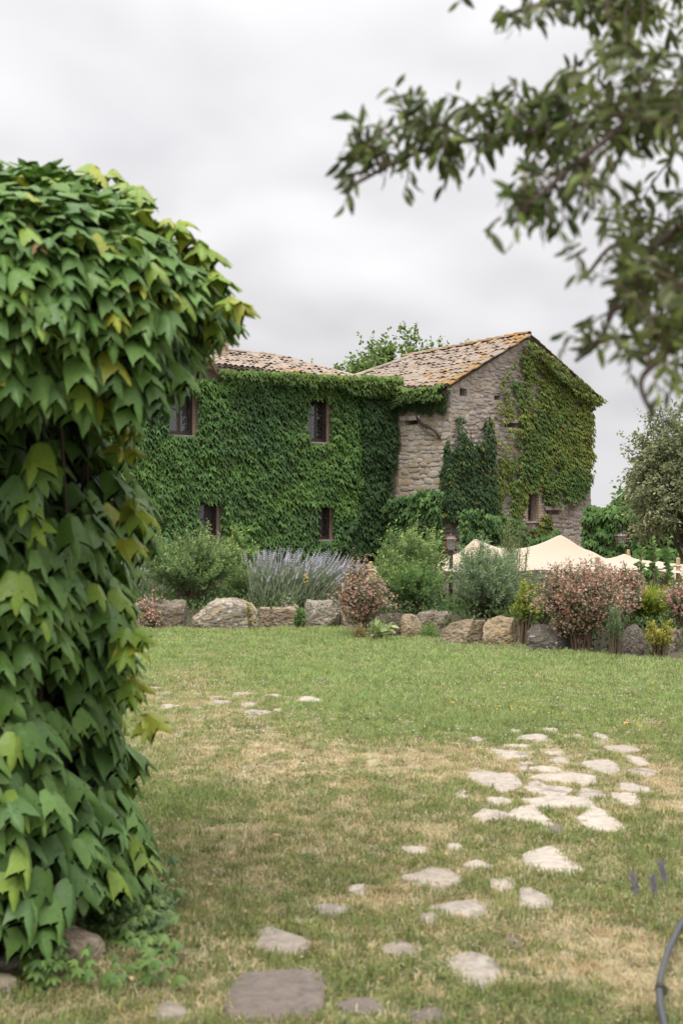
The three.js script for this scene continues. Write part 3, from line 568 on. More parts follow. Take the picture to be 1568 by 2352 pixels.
{
  // stone house: gabled in front, hipped at the back, ridge sagging to the back
  const a0 = -0.3, a1 = G_W + 0.42, am = G_W / 2, ye = G_EAVE - 0.02 + 0.06, c0 = 0.13, cr = -4.6, cE = -6.1, T = 0.08;
  const ridge = (c) => RIDGE_Y + (c - c0) / (cr - c0) * -0.34;
  const roof = deck(barn, [[a0, ye, c0], [am, RIDGE_Y, c0], [a1, ye, c0], [a1, ye, cE - 2], [am, ridge(cr), cr], [a0, ye, cE], [a0, ye - T, c0], [am, RIDGE_Y - T, c0], [a1, ye - T, c0], [a1, ye - T, cE - 2], [a0, ye - T, cE], [am, ridge(cr) - T, cr]],
    [[0, 1, 4, 5], [1, 2, 3, 4], [5, 4, 3], [0, 6, 7, 1], [1, 7, 8, 2], [6, 10, 11, 7], [7, 11, 9, 8], [10, 9, 11], [0, 5, 10, 6], [2, 8, 9, 3], [5, 3, 9, 10]], deckMat);
  const R = rng(72);
  const slope = (sgn) => (c, r) => {
    const z = c0 + 0.02 - c * 0.208, L = Math.hypot(am - a0, ridge(z) - ye), f = r * 0.335 / L; if (f > 0.975 || z < lerp(cE, cr, f) + 0.05) return null;
    const a = sgn > 0 ? lerp(a0, am, f) : lerp(a1, am, f), y = lerp(ye, ridge(z), f) + 0.012 * Math.sin(z * 3 + f * 5) - 0.05 * Math.sin(Math.PI * f) * smooth(-z, 0.3, 2.5);
    const up = V3((am - a0) * sgn, ridge(z) - ye, 0).normalize(), n = V3(-up.y * sgn, Math.abs(up.x), 0).normalize();
    return { p: V3(a, y, z).addScaledVector(up, -0.05), up, n };
  };
  tileSlope(barn, roof, { n: 30, rows: 16 }, slope(1), (p, r) => 0.04 + 0.5 * smooth(p.z, -0.4, 0.15) + 0.5 * smooth(r, 12, 15) * smooth(p.z, -4, -1) + 0.16 * smooth(p.z, -1.8, -0.4), 71);
  const caps = [], far = [];
  for (let z = c0 + 0.05; z > cr; z -= 0.36) caps.push({ m: basis(V3(am, ridge(z) + 0.06, z), V3(0, 0.02, -1), V3(0, 1, 0), 1.25), c: vary(R() < 0.7 ? LICHEN_C[(R() * 3) | 0] : TILE_C[(R() * 7) | 0], R, 0.12) });
  for (let f = 0; f < 0.98; f += 0.08) caps.push({ m: basis(V3(lerp(a0, am, f), lerp(ye, ridge(cr), f) + 0.06, lerp(cE, cr, f)), V3(am - a0, ridge(cr) - ye, cr - cE), V3(0, 1, 0), 1.2), c: vary(TILE_C[(R() * 7) | 0], R, 0.15) });
  for (let c = 0; c < 34; c++) for (let r = 0; r < 16; r++) { const e = slope(-1)(c, r); if (e) far.push({ m: basis(e.p.clone().addScaledVector(e.n, 0.055), e.up.clone().addScaledVector(e.n, -0.06), e.n, 1), c: vary(TILE_C[(R() * 7) | 0], R, 0.12) }); }
  instances('ridge_tiles', roofTile, tileInst, caps, roof);
  instances('far_slope_tiles', roofTile, tileInst, far, roof);
  const gut = std([0.07, 0.055, 0.045], { roughness: 0.5, metalness: 0.5 });
  const P = []; for (let i = 0; i <= 8; i++) P.push(V3(a0 - 0.09, ye - 0.07 + 0.01 * Math.sin(i), lerp(c0 - 0.02, -2.3, i / 8)));
  mesh('gutter', tube(P, 0.062, 0.062, 10), gut, barn);
  const rp = []; for (let i = 0; i <= 4; i++) rp.push(V3(a1 + 0.08, ye - 0.06, lerp(c0 - 0.02, -6, i / 4)));
  mesh('gutter', tube(rp, 0.062, 0.062, 8), gut, barn);
}
// ------------------------------------------------------------------ ivy on the buildings
const px2 = (x, y) => [803.8 + x * 0.3662, 746.4 + y * 0.3662];   // pencil notes of outlines, taken on an enlargement of the gable
function wallIvy(name, label, baseLocal, parts, seed, group, stems) {
  const base = baseLocal.clone().applyMatrix4(houseM), g = thing(name, label, 'ivy', base, group, TURN), R = rng(seed), list = [];
  for (const p of parts) {
    const [x0, y0, x1, y1] = boxOf(p.poly), nrm = p.axis === 'z' ? V3(0, 0, 1) : V3(-1, 0, 0), side = p.axis === 'z' ? V3(1, 0, 0) : V3(0, 0, 1);
    let made = 0, tries = 0;
    while (made < p.n && tries++ < p.n * 12) {
      const X = lerp(x0, x1, R()), Y = lerp(y0, y1, R());
      if (!inPoly([X, Y], p.poly)) continue;
      const wob = p.off ?? 0, q = onPlane(X, Y, p.axis, p.value);
      const u = p.axis === 'z' ? q.x : q.z, keep = p.mask ? p.mask(u, q.y, R, X, Y) : 1;
      if (R() > keep) continue;
      if ((p.skip ?? []).some(([a, b, c, d]) => u > a && u < c && q.y > b && q.y < d)) continue;
      made++;
      const bulge = (p.deep ?? 0.12) * (0.5 + fbm(u * 1.3, q.y * 1.3, seed, 3)), o = wob + 0.03 + R() * (p.thick ?? 0.08) + Math.max(0, bulge);
      const pos = q.clone().addScaledVector(nrm, o * (nrm.x || 1) * (nrm.x ? nrm.x : 1)).sub(baseLocal);
      const tip = V3(0, -1, 0).addScaledVector(side, (R() - 0.5) * (p.twist ?? 0.9)).addScaledVector(nrm, 0.3 + R() * 0.75);
      const nn = nrm.clone().addScaledVector(V3(0, 1, 0), 0.4 + R() * 0.7).addScaledVector(side, (R() - 0.5) * 0.9);
      const s = p.size * (0.6 + R() * 0.65);
      list.push({ m: basis(pos, tip, nn, s * 0.95, s, s), c: vary(p.color(u, q.y, R), R, p.vary ?? 0.24) });
    }
  }
  leafCloud('foliage', ivyLow, leafMat, list, g);
  if (stems) mesh('stem', mergeGeometries(stems.map((s) => tube(s.map((p) => p.clone().sub(baseLocal)), 0.028, 0.012, 5))), twigMat, g);
  return g;
}
const skipWin = WIN.map(({ r: [a, b, c, d] }) => [a - 0.15, b - 0.02, c + 0.0, d - 0.02]);
{
  const blend = (u, y) => clamp(0.5 + 1.7 * fbm(u * 0.45, y * 0.6, 4, 3) + 0.28 * smooth(u, -4.5, -1.5) - 0.18 * smooth(y, 2.4, 4.6) + 0.5 * fbm(u * 2.1, y * 2.1, 8, 2), 0, 1);
  const col = (u, y, R) => mix3([0.082, 0.168, 0.062], [0.172, 0.315, 0.07], blend(u, y) * 0.8 + R() * 0.2);
  const wall = [[120, 880], [500, 868], [830, 876], [820, 960], [822, 1150], [800, 1205], [775, 1292], [120, 1330]];
  wallIvy('boston_ivy', 'dense fresh green ivy of small pointed leaves covering the long wing', V3(-4, -0.2, WING_C), [
    { axis: 'z', value: WING_C, poly: wall, n: 17500, size: 0.165, color: col, skip: skipWin, deep: 0.2, thick: 0.14, vary: 0.34, twist: 0.8 },
    // ragged fringe along the gutter, spilling on the lowest tiles
    { axis: 'z', value: WING_C + 0.32, poly: [[500, 848], [640, 854], [760, 862], [838, 866], [838, 895], [800, 905], [760, 885], [700, 884], [640, 878], [560, 866], [500, 864]], n: 1150, size: 0.16, thick: 0.22, twist: 2.0, mask: (u, y, R, X) => smooth(X, 470, 720) * 0.4 + 0.1 + 1.6 * fbm(u * 2, y * 2, 3), color: (u, y, R) => mix3([0.10, 0.19, 0.05], [0.27, 0.33, 0.055], R() * smooth(y, 5.2, 5.7)) },
  ], 201, null, [[V3(-4, -0.4, WING_C + 0.03), V3(-3.7, 1.5, WING_C + 0.03), V3(-4.2, 3.4, WING_C + 0.03)], [V3(-7, -0.4, WING_C + 0.03), V3(-6.8, 2, WING_C + 0.03), V3(-7.4, 4.4, WING_C + 0.03)]]);
  // hanging trails under the eave
  const R = rng(207), tr = [], tl = [], base = V3(-3, 5.4, WING_C + 0.3), g = thing('hanging_ivy', 'pale green ivy trails dangling from the wing gutter over the wall', 'ivy', base.clone().applyMatrix4(houseM), null, TURN);
  for (let i = 0; i < 105; i++) {
    const p = onPlane(lerp(505, 830, R()), 872, 'z', WING_C + 0.28), len = (0.05 + R() * R() * R() * 0.95) * (i === 7 ? 1.4 : 1), pts = [];
    for (let k = 0; k <= 3; k++) pts.push(V3(p.x + (R() - 0.5) * 0.08 * k, 5.55 - len * k / 3, p.z - 0.06 * k / 3 + (R() - 0.5) * 0.03).sub(base));
    tr.push(tube(pts, 0.007, 0.004, 4, 4));
    for (let k = 0; k < len * 38; k++) { const t = R(), q = pts[0].clone().lerp(pts[3], t).add(rand3(R).multiplyScalar(0.05)); tl.push({ m: basis(q, V3((R() - 0.5) * 1.4, -1, 0.4 * R()), V3(R() - 0.5, 0.4, 1), 0.125 * (0.6 + R() * 0.6)), c: vary(mix3([0.09, 0.18, 0.05], [0.20, 0.29, 0.06], R()), R, 0.2) }); }
  }
  mesh('stem', mergeGeometries(tr), twigMat, g);
  leafCloud('foliage', ivyLow, leafMat, tl, g);
}
{
  const dark = (u, y, R) => mix3([0.030, 0.070, 0.026], [0.075, 0.145, 0.045], R() * 0.7 + 0.5 * fbm(u * 1.5, y * 1.5, 2, 2) + 0.25);
  const topGreen = (u, y, R) => mix3(dark(u, y, R), [0.20, 0.30, 0.065], smooth(y, 4.7, 5.5) * (0.35 + 0.65 * R()));
  const corner = [[822, 872], [895, 868], [898, 905], [912, 930], [908, 1000], [895, 1060], [880, 1085], [884, 1150], [895, 1190], [888, 1235], [838, 1262], [800, 1300], [765, 1295], [772, 1225], [815, 1170], [822, 1100], [818, 980]];
  wallIvy('dark_ivy', 'dark glossy ivy column filling the inner corner between the two houses', V3(-0.6, -0.8, WING_C), [
    { axis: 'z', value: WING_C + 0.05, poly: corner.map(([x, y]) => [Math.min(x, 893), y]), n: 3600, size: 0.165, color: dark, deep: 0.3, thick: 0.22, twist: 1.6 },
    { axis: 'x', value: -0.02, poly: [[880, 880], [893, 880], [905, 900], [914, 930], [909, 1000], [895, 1062], [884, 1085], [892, 1150], [898, 1200], [880, 1240]], n: 900, size: 0.12, color: dark, deep: 0.2, thick: 0.15, twist: 1.6, mask: (u, y) => 0.5 + 1.5 * fbm(u * 2, y * 2, 9, 3) },
    { axis: 'z', value: WING_C + 0.2, poly: [[815, 862], [850, 866], [893, 872], [893, 910], [815, 905]], n: 950, size: 0.165, color: topGreen, deep: 0.35, thick: 0.26, twist: 1.8 },
    { axis: 'x', value: -0.25, poly: [[886, 884], [960, 892], [1000, 886], [1036, 876], [1036, 895], [1020, 912], [985, 920], [940, 918], [912, 934], [890, 930]], n: 820, size: 0.15, color: topGreen, deep: 0.1, thick: 0.2, twist: 1.9, mask: (u, y, R, X) => 0.85 - 0.5 * smooth(X, 940, 1020) + 1.4 * fbm(u * 2.4, y * 2.4, 5, 2) },
    { axis: 'x', value: -0.02, poly: [[912, 915], [1028, 905], [1032, 938], [1010, 952], [980, 948], [950, 938], [925, 945], [908, 950]], n: 420, size: 0.135, color: topGreen, deep: 0.05, thick: 0.08, twist: 1.8, mask: (u, y) => 0.42 + 1.6 * fbm(u * 2.6, y * 2.6, 15, 3) },
    { axis: 'z', value: WING_C - 0.25, poly: [[800, 866], [820, 868], [893, 864], [893, 884], [800, 880]], n: 450, size: 0.15, off: 0.1, color: (u, y, R) => mix3([0.11, 0.18, 0.04], [0.27, 0.31, 0.05], R()), deep: 0.3, thick: 0.3, twist: 2 },
  ], 211, null, [[V3(-0.5, -0.8, WING_C + 0.06), V3(-0.4, 2, WING_C + 0.06), V3(-0.7, 5, WING_C + 0.06)]]);
}
{
  const skip = G_HOLES.map(([a, b, c, d]) => [a - 0.05, b - 0.03, c + 0.12, d + 0.03]);
  const gcol = (u, y, R) => {
    const k = clamp(0.42 + 1.2 * fbm(u * 0.55 + 2, y * 0.5, 6, 3) + 0.5 * smooth(u, 5.2, 7.3) * smooth(y, 2.6, 4.2) - 0.35 * smooth(3.2 - y, 0, 2) * smooth(u, 3.8, 4.8) + 0.28 * (R() - 0.5), 0, 1);
    return R() < 0.05 * k ? [0.26, 0.15, 0.05] : mix3([0.08, 0.17, 0.045], [0.31, 0.355, 0.07], k);
  };
  const main = [[1205, 790], [1232, 806], [1290, 862], [1376, 918], [1354, 940], [1358, 1080], [1352, 1105], [1332, 1150], [1300, 1165], [1250, 1160], [1205, 1140], [1185, 1165], [1150, 1190], [1124, 1080], [1120, 1030], [1130, 990], [1134, 930], [1146, 870], [1172, 835], [1198, 805]];
  const strips = [[1124, 1040], [1185, 1060], [1205, 1140], [1196, 1190], [1205, 1260], [1140, 1262], [1132, 1180], [1122, 1100]];
  wallIvy('climbing_ivy', 'yellow-green ivy spreading over the right half of the stone gable', V3(6, -1, 0), [
    { axis: 'z', value: 0.02, poly: main, n: 6000, size: 0.13, color: gcol, skip, deep: 0.12, thick: 0.09, twist: 1.4, vary: 0.28, mask: (u, y, R, X) => clamp(-0.04 + 0.62 * smooth(u, 2.0, 4.6) + 1.2 * fbm(u * 1.5, y * 0.9, 12, 3) + 1.5 * fbm(u * 5, y * 3.5, 3, 2) - 0.4 * smooth(2.7 - y, 0, 1.2), 0, 1) },
    { axis: 'z', value: 0.02, poly: strips, n: 1000, size: 0.125, color: gcol, skip, deep: 0.06, thick: 0.07, twist: 1.6, mask: (u, y) => clamp(0.35 + 2.2 * fbm(u * 3.2, y * 0.8, 22, 2), 0, 1) },
    { axis: 'z', value: 0.02, poly: [[1245, 1172], [1262, 1190], [1266, 1232], [1225, 1262], [1200, 1262], [1205, 1215], [1228, 1208]], n: 420, size: 0.13, color: (u, y, R) => mix3([0.08, 0.13, 0.03], [0.23, 0.24, 0.045], R()), skip, deep: 0.1, thick: 0.1, twist: 1.6 },
    { axis: 'z', value: 0.25, poly: [[1204, 780], [1212, 782], [1300, 850], [1380, 916], [1368, 930], [1345, 925], [1290, 880], [1230, 822]], n: 560, size: 0.13, color: (u, y, R) => mix3([0.08, 0.14, 0.035], [0.24, 0.26, 0.05], R()), deep: 0.1, thick: 0.12, twist: 2, mask: (u, y) => 0.45 + 1.5 * fbm(u * 2, y * 2, 31, 2) },
  ], 221, null, [[V3(5.4, -1, 0.05), V3(5.1, 2, 0.05), V3(5.3, 4.8, 0.05)], [V3(3.2, -1, 0.05), V3(3.4, 2, 0.05), V3(3.1, 3.5, 0.05)]]);
  // bare dead runners on the stones
  const R = rng(229), runs = [], b0 = V3(6.2, -0.5, 0.04), g = thing('dry_ivy_runners', 'bare brown ivy runners clinging low on the gable wall', 'ivy', b0.clone().applyMatrix4(houseM), null, TURN);
  for (let i = 0; i < 46; i++) {
    let u = 2.4 + R() * 4.9, y = 0.1 + R() * 2.0; const pts = [];
    for (let k = 0; k < 5; k++) { pts.push(V3(u, y, 0.075 + R() * 0.02).sub(b0)); u += (R() - 0.5) * 0.22; y += 0.15 + R() * 0.3; }
    runs.push(tube(pts, 0.006, 0.003, 4, 8));
  }
  mesh('stem', mergeGeometries(runs), std([0.24, 0.17, 0.13]), g);
  const dk = (u, y, R) => R() < 0.10 ? [0.20, 0.22, 0.045] : mix3([0.026, 0.062, 0.028], [0.08, 0.14, 0.046], R() * 0.8 + 0.5 * fbm(u * 1.5, y * 1.5, 2, 2) + 0.2);
  const strip = [[1046, 960], [1053, 948], [1060, 975], [1066, 1010], [1082, 1020], [1098, 1000], [1110, 958], [1122, 955], [1126, 1010], [1126, 1190], [1020, 1196], [1024, 1070], [1030, 1030], [1042, 1000]];
  wallIvy('wall_ivy', 'very dark ivy strip with two pointed tops beside the gable corner', V3(1.2, -1, 0), [
    { axis: 'z', value: 0.02, poly: strip, n: 2150, size: 0.15, color: dk, deep: 0.18, thick: 0.12, twist: 1.5, mask: (u, y) => clamp(0.4 + 0.7 * smooth(4.1 - y, 0, 1.2) + 1.2 * fbm(u * 2.6, y * 1.5, 41, 3), 0, 1) },
    { axis: 'x', value: -0.02, poly: [[1026, 1030], [1036, 1010], [1036, 1180], [1018, 1180], [1016, 1090], [1024, 1060]], n: 300, size: 0.14, color: dk, deep: 0.1, thick: 0.1, twist: 1.5 },
  ], 231, null, [[V3(1.0, -1, 0.05), V3(1.2, 1, 0.05), V3(0.9, 4, 0.05)]]);
  const low = (u, y, R) => mix3([0.045, 0.11, 0.036], [0.15, 0.26, 0.07], R());
  wallIvy('ground_ivy', 'broad bank of mid-green ivy heaped at the foot of the stone house', V3(0, -1, 0.4), [
    { axis: 'x', value: -0.35, poly: [[895, 1175], [925, 1148], [955, 1135], [970, 1140], [1000, 1122], [1034, 1128], [1034, 1290], [880, 1290], [884, 1230]], n: 1900, size: 0.17, color: low, deep: 0.5, thick: 0.4, twist: 1.8, mask: (u, y) => clamp(0.75 + fbm(u * 2, y * 2, 3, 2), 0, 1) },
    { axis: 'z', value: 0.4, poly: [[1030, 1170], [1060, 1165], [1095, 1185], [1125, 1180], [1165, 1200], [1180, 1240], [1260, 1215], [1262, 1300], [1030, 1300]], n: 2300, size: 0.165, color: low, deep: 0.45, thick: 0.4, twist: 1.8 },
  ], 241, null, [[V3(0.2, -1, 0.4), V3(0.4, 0.5, 0.4), V3(0.9, 1.2, 0.3)]]);
}
// ------------------------------------------------------------------ boulders along the edge of the lawn
function boulder(label, px0, px1, top, bottom, o) {
  const R = rng(o.seed), b = gnd((px0 + px1) / 2, bottom), d = -b.z + (o.back ?? 0), sc = d / F, w = (px1 - px0) * sc, h = (bottom - top) * sc, dep = w * (o.depth ?? 0.75);
  const base = V3((px0 + px1) / 2 * sc - 784 * sc, -0.02, -d - dep * 0.42), g0 = mergeVertices(new THREE.IcosahedronGeometry(1, 26).deleteAttribute('uv').deleteAttribute('normal'), 1e-5), p = g0.attributes.position, v = V3(), col = [], uv = [];
  const planes = []; for (let i = 0; i < (o.facets ?? 12); i++) planes.push([rand3(R).normalize(), 0.66 + R() * 0.3]);
  planes.push([V3(0, 1, (R() - 0.5) * 0.3).normalize(), o.flat ?? 0.82]);
  let mx = [0, 0, 0];
  const rs = [];
  for (let i = 0; i < p.count; i++) {
    v.fromBufferAttribute(p, i).normalize();
    let r = 1; const q = o.boxy ?? 3.2; r = Math.pow(Math.abs(v.x) ** q + Math.abs(v.y) ** q + Math.abs(v.z) ** q, -1 / q);
    for (const [n, k] of planes) { const c = v.dot(n); if (c > 0.05) { const lim = k / c; if (lim < r) r = lerp(lim, r, 0.07); } }
    r *= 1 + 0.2 * fbm(v.x * 1.7 + o.seed, v.y * 1.7, v.z * 1.7, 3) + 0.05 * fbm(v.x * 6, v.y * 6 + o.seed, v.z * 6, 3) - 0.03 * Math.abs(fbm(v.x * 4, v.y * 9, v.z * 4 + o.seed, 2));
    rs.push(r); v.multiplyScalar(r); mx = [Math.max(mx[0], Math.abs(v.x)), Math.max(mx[1], v.y), Math.max(mx[2], Math.abs(v.z))];
    p.setXYZ(i, v.x, v.y, v.z);
  }
  for (let i = 0; i < p.count; i++) {
    v.fromBufferAttribute(p, i);
    const yy = v.y / mx[1], n1 = fbm(v.x * 2.5 + o.seed, v.y * 2.5, v.z * 2.5, 4), n2 = fbm(v.x * 9, v.y * 9 + o.seed, v.z * 9, 3), n3 = fbm(v.x * 5 + 31, v.y * 5, v.z * 5 + o.seed, 3), n4 = fbm(v.x * 3, v.y * 7, v.z * 3 + o.seed * 2, 3);
    let c = mix3(o.color, o.color2, clamp(0.5 + n1 * 1.6, 0, 1)).map((k) => k * (1 + n2 * 0.5));
    c = mix3(c, [0.11, 0.095, 0.08], 0.75 * smooth(n4, 0.05, 0.30));
    const lich = (o.lichen ?? 0.2) * (0.6 + 0.6 * smooth(yy, -0.2, 0.7));
    c = mix3(c, [0.44, 0.41, 0.37], 0.8 * smooth(n2 + n3 * 0.6, 0.34 - lich * 0.55, 0.42 - lich * 0.5));
    if (o.ochre) c = mix3(c, [0.42, 0.27, 0.11], 0.6 * smooth(n3 - n1 * 0.3, 0.12, 0.3));
    col.push(...c); uv.push(Math.atan2(v.z, v.x) / Math.PI * 1.5, v.y * 0.8);
    p.setXYZ(i, v.x / mx[0] * w / 2, (v.y + 0.25) / (mx[1] + 0.25) * h, v.z / mx[2] * dep / 2);
  }
  g0.setAttribute('color', new THREE.BufferAttribute(new Float32Array(col), 3)); g0.setAttribute('uv', new THREE.BufferAttribute(new Float32Array(uv), 2));
  g0.rotateY(o.turn ?? 0); g0.computeVertexNormals();
  const m = mesh(numbered('boulder'), g0, boulderMat, scene, base);
  return tag(m, label, 'boulder', 'boulders edging the flower bed');
}
const boulderMat = std([1, 1, 1], { vertexColors: true, roughness: 0.95, bumpMap: grainBump, bumpScale: 0.05 });
const TAN = [0.33, 0.255, 0.165], GREYB = [0.25, 0.215, 0.17], DARKB = [0.14, 0.115, 0.09], BROWN = [0.21, 0.155, 0.10];
boulder('dark brown boulder leaning beside the leftmost pink flowering bush', 330, 440, 1376, 1447, { seed: 3, color: DARKB, color2: BROWN, lichen: 0.02, back: 0.1, flat: 0.9, facets: 11 });
boulder('widest boulder, low and speckled with white lichen', 437, 594, 1371, 1449, { seed: 7, color: [0.21, 0.18, 0.145], color2: [0.28, 0.225, 0.155], lichen: 0.42, depth: 0.6, flat: 0.9, ochre: true, boxy: 2.4 });
boulder('flat-topped block-like boulder below the lavender', 592, 689, 1391, 1442, { seed: 12, color: BROWN, color2: TAN, lichen: 0.08, flat: 0.74, boxy: 6, facets: 4, depth: 0.6 });
boulder('round-topped grey boulder with white lichen blotches right of the flat block', 697, 784, 1374, 1443, { seed: 19, color: GREYB, color2: [0.28, 0.225, 0.16], lichen: 0.36, boxy: 3.5, facets: 6 });
boulder('small tan boulder half hidden behind the middle pink bush', 783, 835, 1378, 1448, { seed: 23, color: TAN, color2: GREYB, lichen: 0.3, back: 0.4 });
boulder('narrow dark boulder tucked right behind the middle pink bush', 884, 937, 1408, 1462, { seed: 29, color: BROWN, color2: DARKB, lichen: 0.05, back: 0.25, boxy: 4 });
boulder('upright tan boulder with a flat front face', 920, 972, 1408, 1467, { seed: 31, color: [0.30, 0.235, 0.15], color2: TAN, lichen: 0.08, boxy: 5, facets: 5, ochre: true });
boulder('lumpy grey-brown boulder behind the small green tuft', 953, 1041, 1404, 1463, { seed: 37, color: BROWN, color2: GREYB, lichen: 0.15, back: 0.35 });
boulder('big trapezoid tan boulder beside the grey hose', 1012, 1121, 1419, 1484, { seed: 41, color: [0.29, 0.22, 0.145], color2: [0.24, 0.18, 0.115], lichen: 0.06, flat: 0.78, boxy: 4.5, facets: 6 });
boulder('pale yellowish boulder left of the small yellow-green bush', 1107, 1200, 1411, 1486, { seed: 43, color: [0.38, 0.28, 0.165], color2: TAN, lichen: 0.14, ochre: true, boxy: 3 });
boulder('blackish boulder in the shade under the large pink bush', 1208, 1335, 1438, 1502, { seed: 47, color: [0.095, 0.085, 0.075], color2: DARKB, lichen: 0.02, back: 0.3, flat: 0.75, boxy: 4.5 });
boulder('dark grey boulder between the rosemary and the small golden bush', 1418, 1482, 1440, 1513, { seed: 53, color: [0.15, 0.125, 0.105], color2: DARKB, lichen: 0.03, back: 0.35 });
boulder('low dark boulder behind the small golden bush at the right edge', 1478, 1575, 1452, 1514, { seed: 59, color: [0.13, 0.11, 0.09], color2: BROWN, lichen: 0.03, back: 0.5, flat: 0.7 });

// ------------------------------------------------------------------ shrubs
const bez = (a, b, c, t) => a.clone().multiplyScalar((1 - t) * (1 - t)).addScaledVector(b, 2 * t * (1 - t)).addScaledVector(c, t * t);
function shrub(name, label, category, base, o) {
  const g = thing(name, label, category, base, o.group), R = rng(o.seed), stems = [], leaves = [], flowers = [];
  const leafAlong = (p0, p1, p2, len, tipAmt) => {
    const bloom = R() < 0.45 ? 2.0 : 0.2;
    const n = Math.max(2, Math.round(len / o.gap));
    for (let k = 0; k < n; k++) {
      const t = (k + R()) / n, q = bez(p0, p1, p2, t), tan = bez(p0, p1, p2, Math.min(1, t + 0.08)).sub(q); if (tan.lengthSq() < 1e-9) tan.set(0, 1, 0); tan.normalize();
      const out = rand3(R); out.addScaledVector(tan, -out.dot(tan)).normalize();
      const dir = tan.clone().multiplyScalar(o.ahead ?? 0.8).add(out).add(V3(0, o.lift ?? 0.1, 0));
      const young = clamp((t - 0.62) / 0.38, 0, 1) * tipAmt;
      const c = vary(mix3(mix3(o.c0, o.c1, R()), o.tip ?? o.c1, young * (0.5 + 0.5 * R())), R, 0.22), s = o.leaf * (0.6 + R() * 0.7) * (1 - 0.35 * young);
      leaves.push({ m: basis(q.addScaledVector(out, 0.004), dir, out.clone().cross(tan).add(V3(0, 0.8, 0)), s), c });
      if (o.flower && R() < o.flower * bloom * (0.15 + 1.1 * t)) {
        const fp = q.clone().addScaledVector(out, o.leaf * 0.7 + R() * 0.02);
        flowers.push({ m: basis(fp, out.clone().add(V3(0, 0.3, 0.3)), rand3(R).add(V3(0, 0.4, 0.9)), o.petal * (0.7 + R() * 0.6)), c: vary(o.fc[(R() * o.fc.length) | 0], R, 0.2) });
      }
    }
  };
  const stemR = o.stemR ?? 0.011;
  for (let i = 0; i < o.stems; i++) {
    const az = R() * 6.283, el = Math.asin(lerp(o.low ?? 0.1, 1, Math.pow(R(), 0.8))), rr = lerp(o.inner ?? 0.5, 1.0, Math.pow(R(), 0.6)) * (1 + (R() - 0.5) * 0.3 + 0.55 * fbm(Math.cos(az) * 1.6, el * 1.8, Math.sin(az) * 1.6 + o.seed, 2)), ce = Math.cos(el);
    const end = V3(Math.cos(az) * ce * o.rx * rr + (o.leanX ?? 0) * Math.sin(el), (o.y0 ?? 0) + Math.sin(el) * (o.h - (o.y0 ?? 0)) * rr, Math.sin(az) * ce * (o.rz ?? o.rx) * rr);
    const st = V3((R() - 0.5) * o.foot, -0.02, (R() - 0.5) * o.foot), mid = V3(lerp(st.x, end.x, 0.35), end.y * 0.55 + 0.04, lerp(st.z, end.z, 0.35));
    if (i % (o.stemEvery ?? 1) === 0) stems.push(tube([0, 0.35, 0.7, 1].map((t) => bez(st, mid, end, t)), stemR, stemR * 0.3, 4, 6));
    const L = end.length();
    leafAlong(bez(st, mid, end, 0.6), bez(st, mid, end, 0.8), end.clone(), L * 0.42, 1);
    for (let k = 0; k < o.twigs; k++) {
      const t = lerp(o.from ?? 0.3, 0.97, R()), p = bez(st, mid, end, t), tan = bez(st, mid, end, Math.min(1, t + 0.05)).sub(bez(st, mid, end, t - 0.05)).normalize();
      const dir = tan.multiplyScalar(0.8).add(rand3(R).multiplyScalar(o.spread ?? 0.75)).add(V3(0, o.up ?? 0.35, 0)).normalize(), len = o.twig * (0.5 + R() * 0.7);
      const e = p.clone().addScaledVector(dir, len), m = p.clone().addScaledVector(dir, len * 0.5).add(rand3(R).multiplyScalar(len * 0.12));
      if (o.arch) e.y -= o.arch * len * R();
      if (e.y < 0.02) e.y = 0.02 + R() * 0.05;
      leafAlong(p, m, e, len, 0.9);
    }
  }
  if (stems.length) mesh('stem', mergeGeometries(stems), o.stemMat ?? twigMat, g);
  leafCloud('foliage', o.geo ?? lance, leafMat, leaves, g);
  if (flowers.length) instances('flowers', flowerGeo, petalMat, flowers, g);
  return g;
}
const flowerGeo = (() => {                            // little funnel with five petals
  const P = [0, 0, 0], I = []; for (let i = 0; i < 5; i++) { const a = i / 5 * 6.283, b = (i + 0.55) / 5 * 6.283, c = (i + 1) / 5 * 6.283; P.push(Math.cos(a) * 0.2, 0.5, Math.sin(a) * 0.2, Math.cos(b) * 0.6, 0.75, Math.sin(b) * 0.6, Math.cos(c) * 0.2, 0.5, Math.sin(c) * 0.2); const s = 1 + i * 3; I.push(0, s, s + 2, s, s + 1, s + 2); }
  return geom(P, I);
})();
const spot = (px, d) => { const x = (px - 784) / F * d; return V3(x, height(x, d), -d); };
const topAt = (py, d) => EYE - (py - H) / F * d;      // height of that row at a distance
function bush(name, label, category, px, d, width, top, o) {
  const b = spot(px, d); b.y -= o.sink ?? 0; return shrub(name, label, category, b, { ...o, h: (topAt(top, d) - b.y) * 1.07, rx: width / F * d / 2 * 1.06 });
}
const willowC = { c0: [0.122, 0.201, 0.0732], c1: [0.232, 0.336, 0.122], tip: [0.488, 0.561, 0.146] }; const oldWillow = { c0: [0.0953, 0.165, 0.0659], c1: [0.19, 0.285, 0.11], tip: [0.416, 0.486, 0.124] };
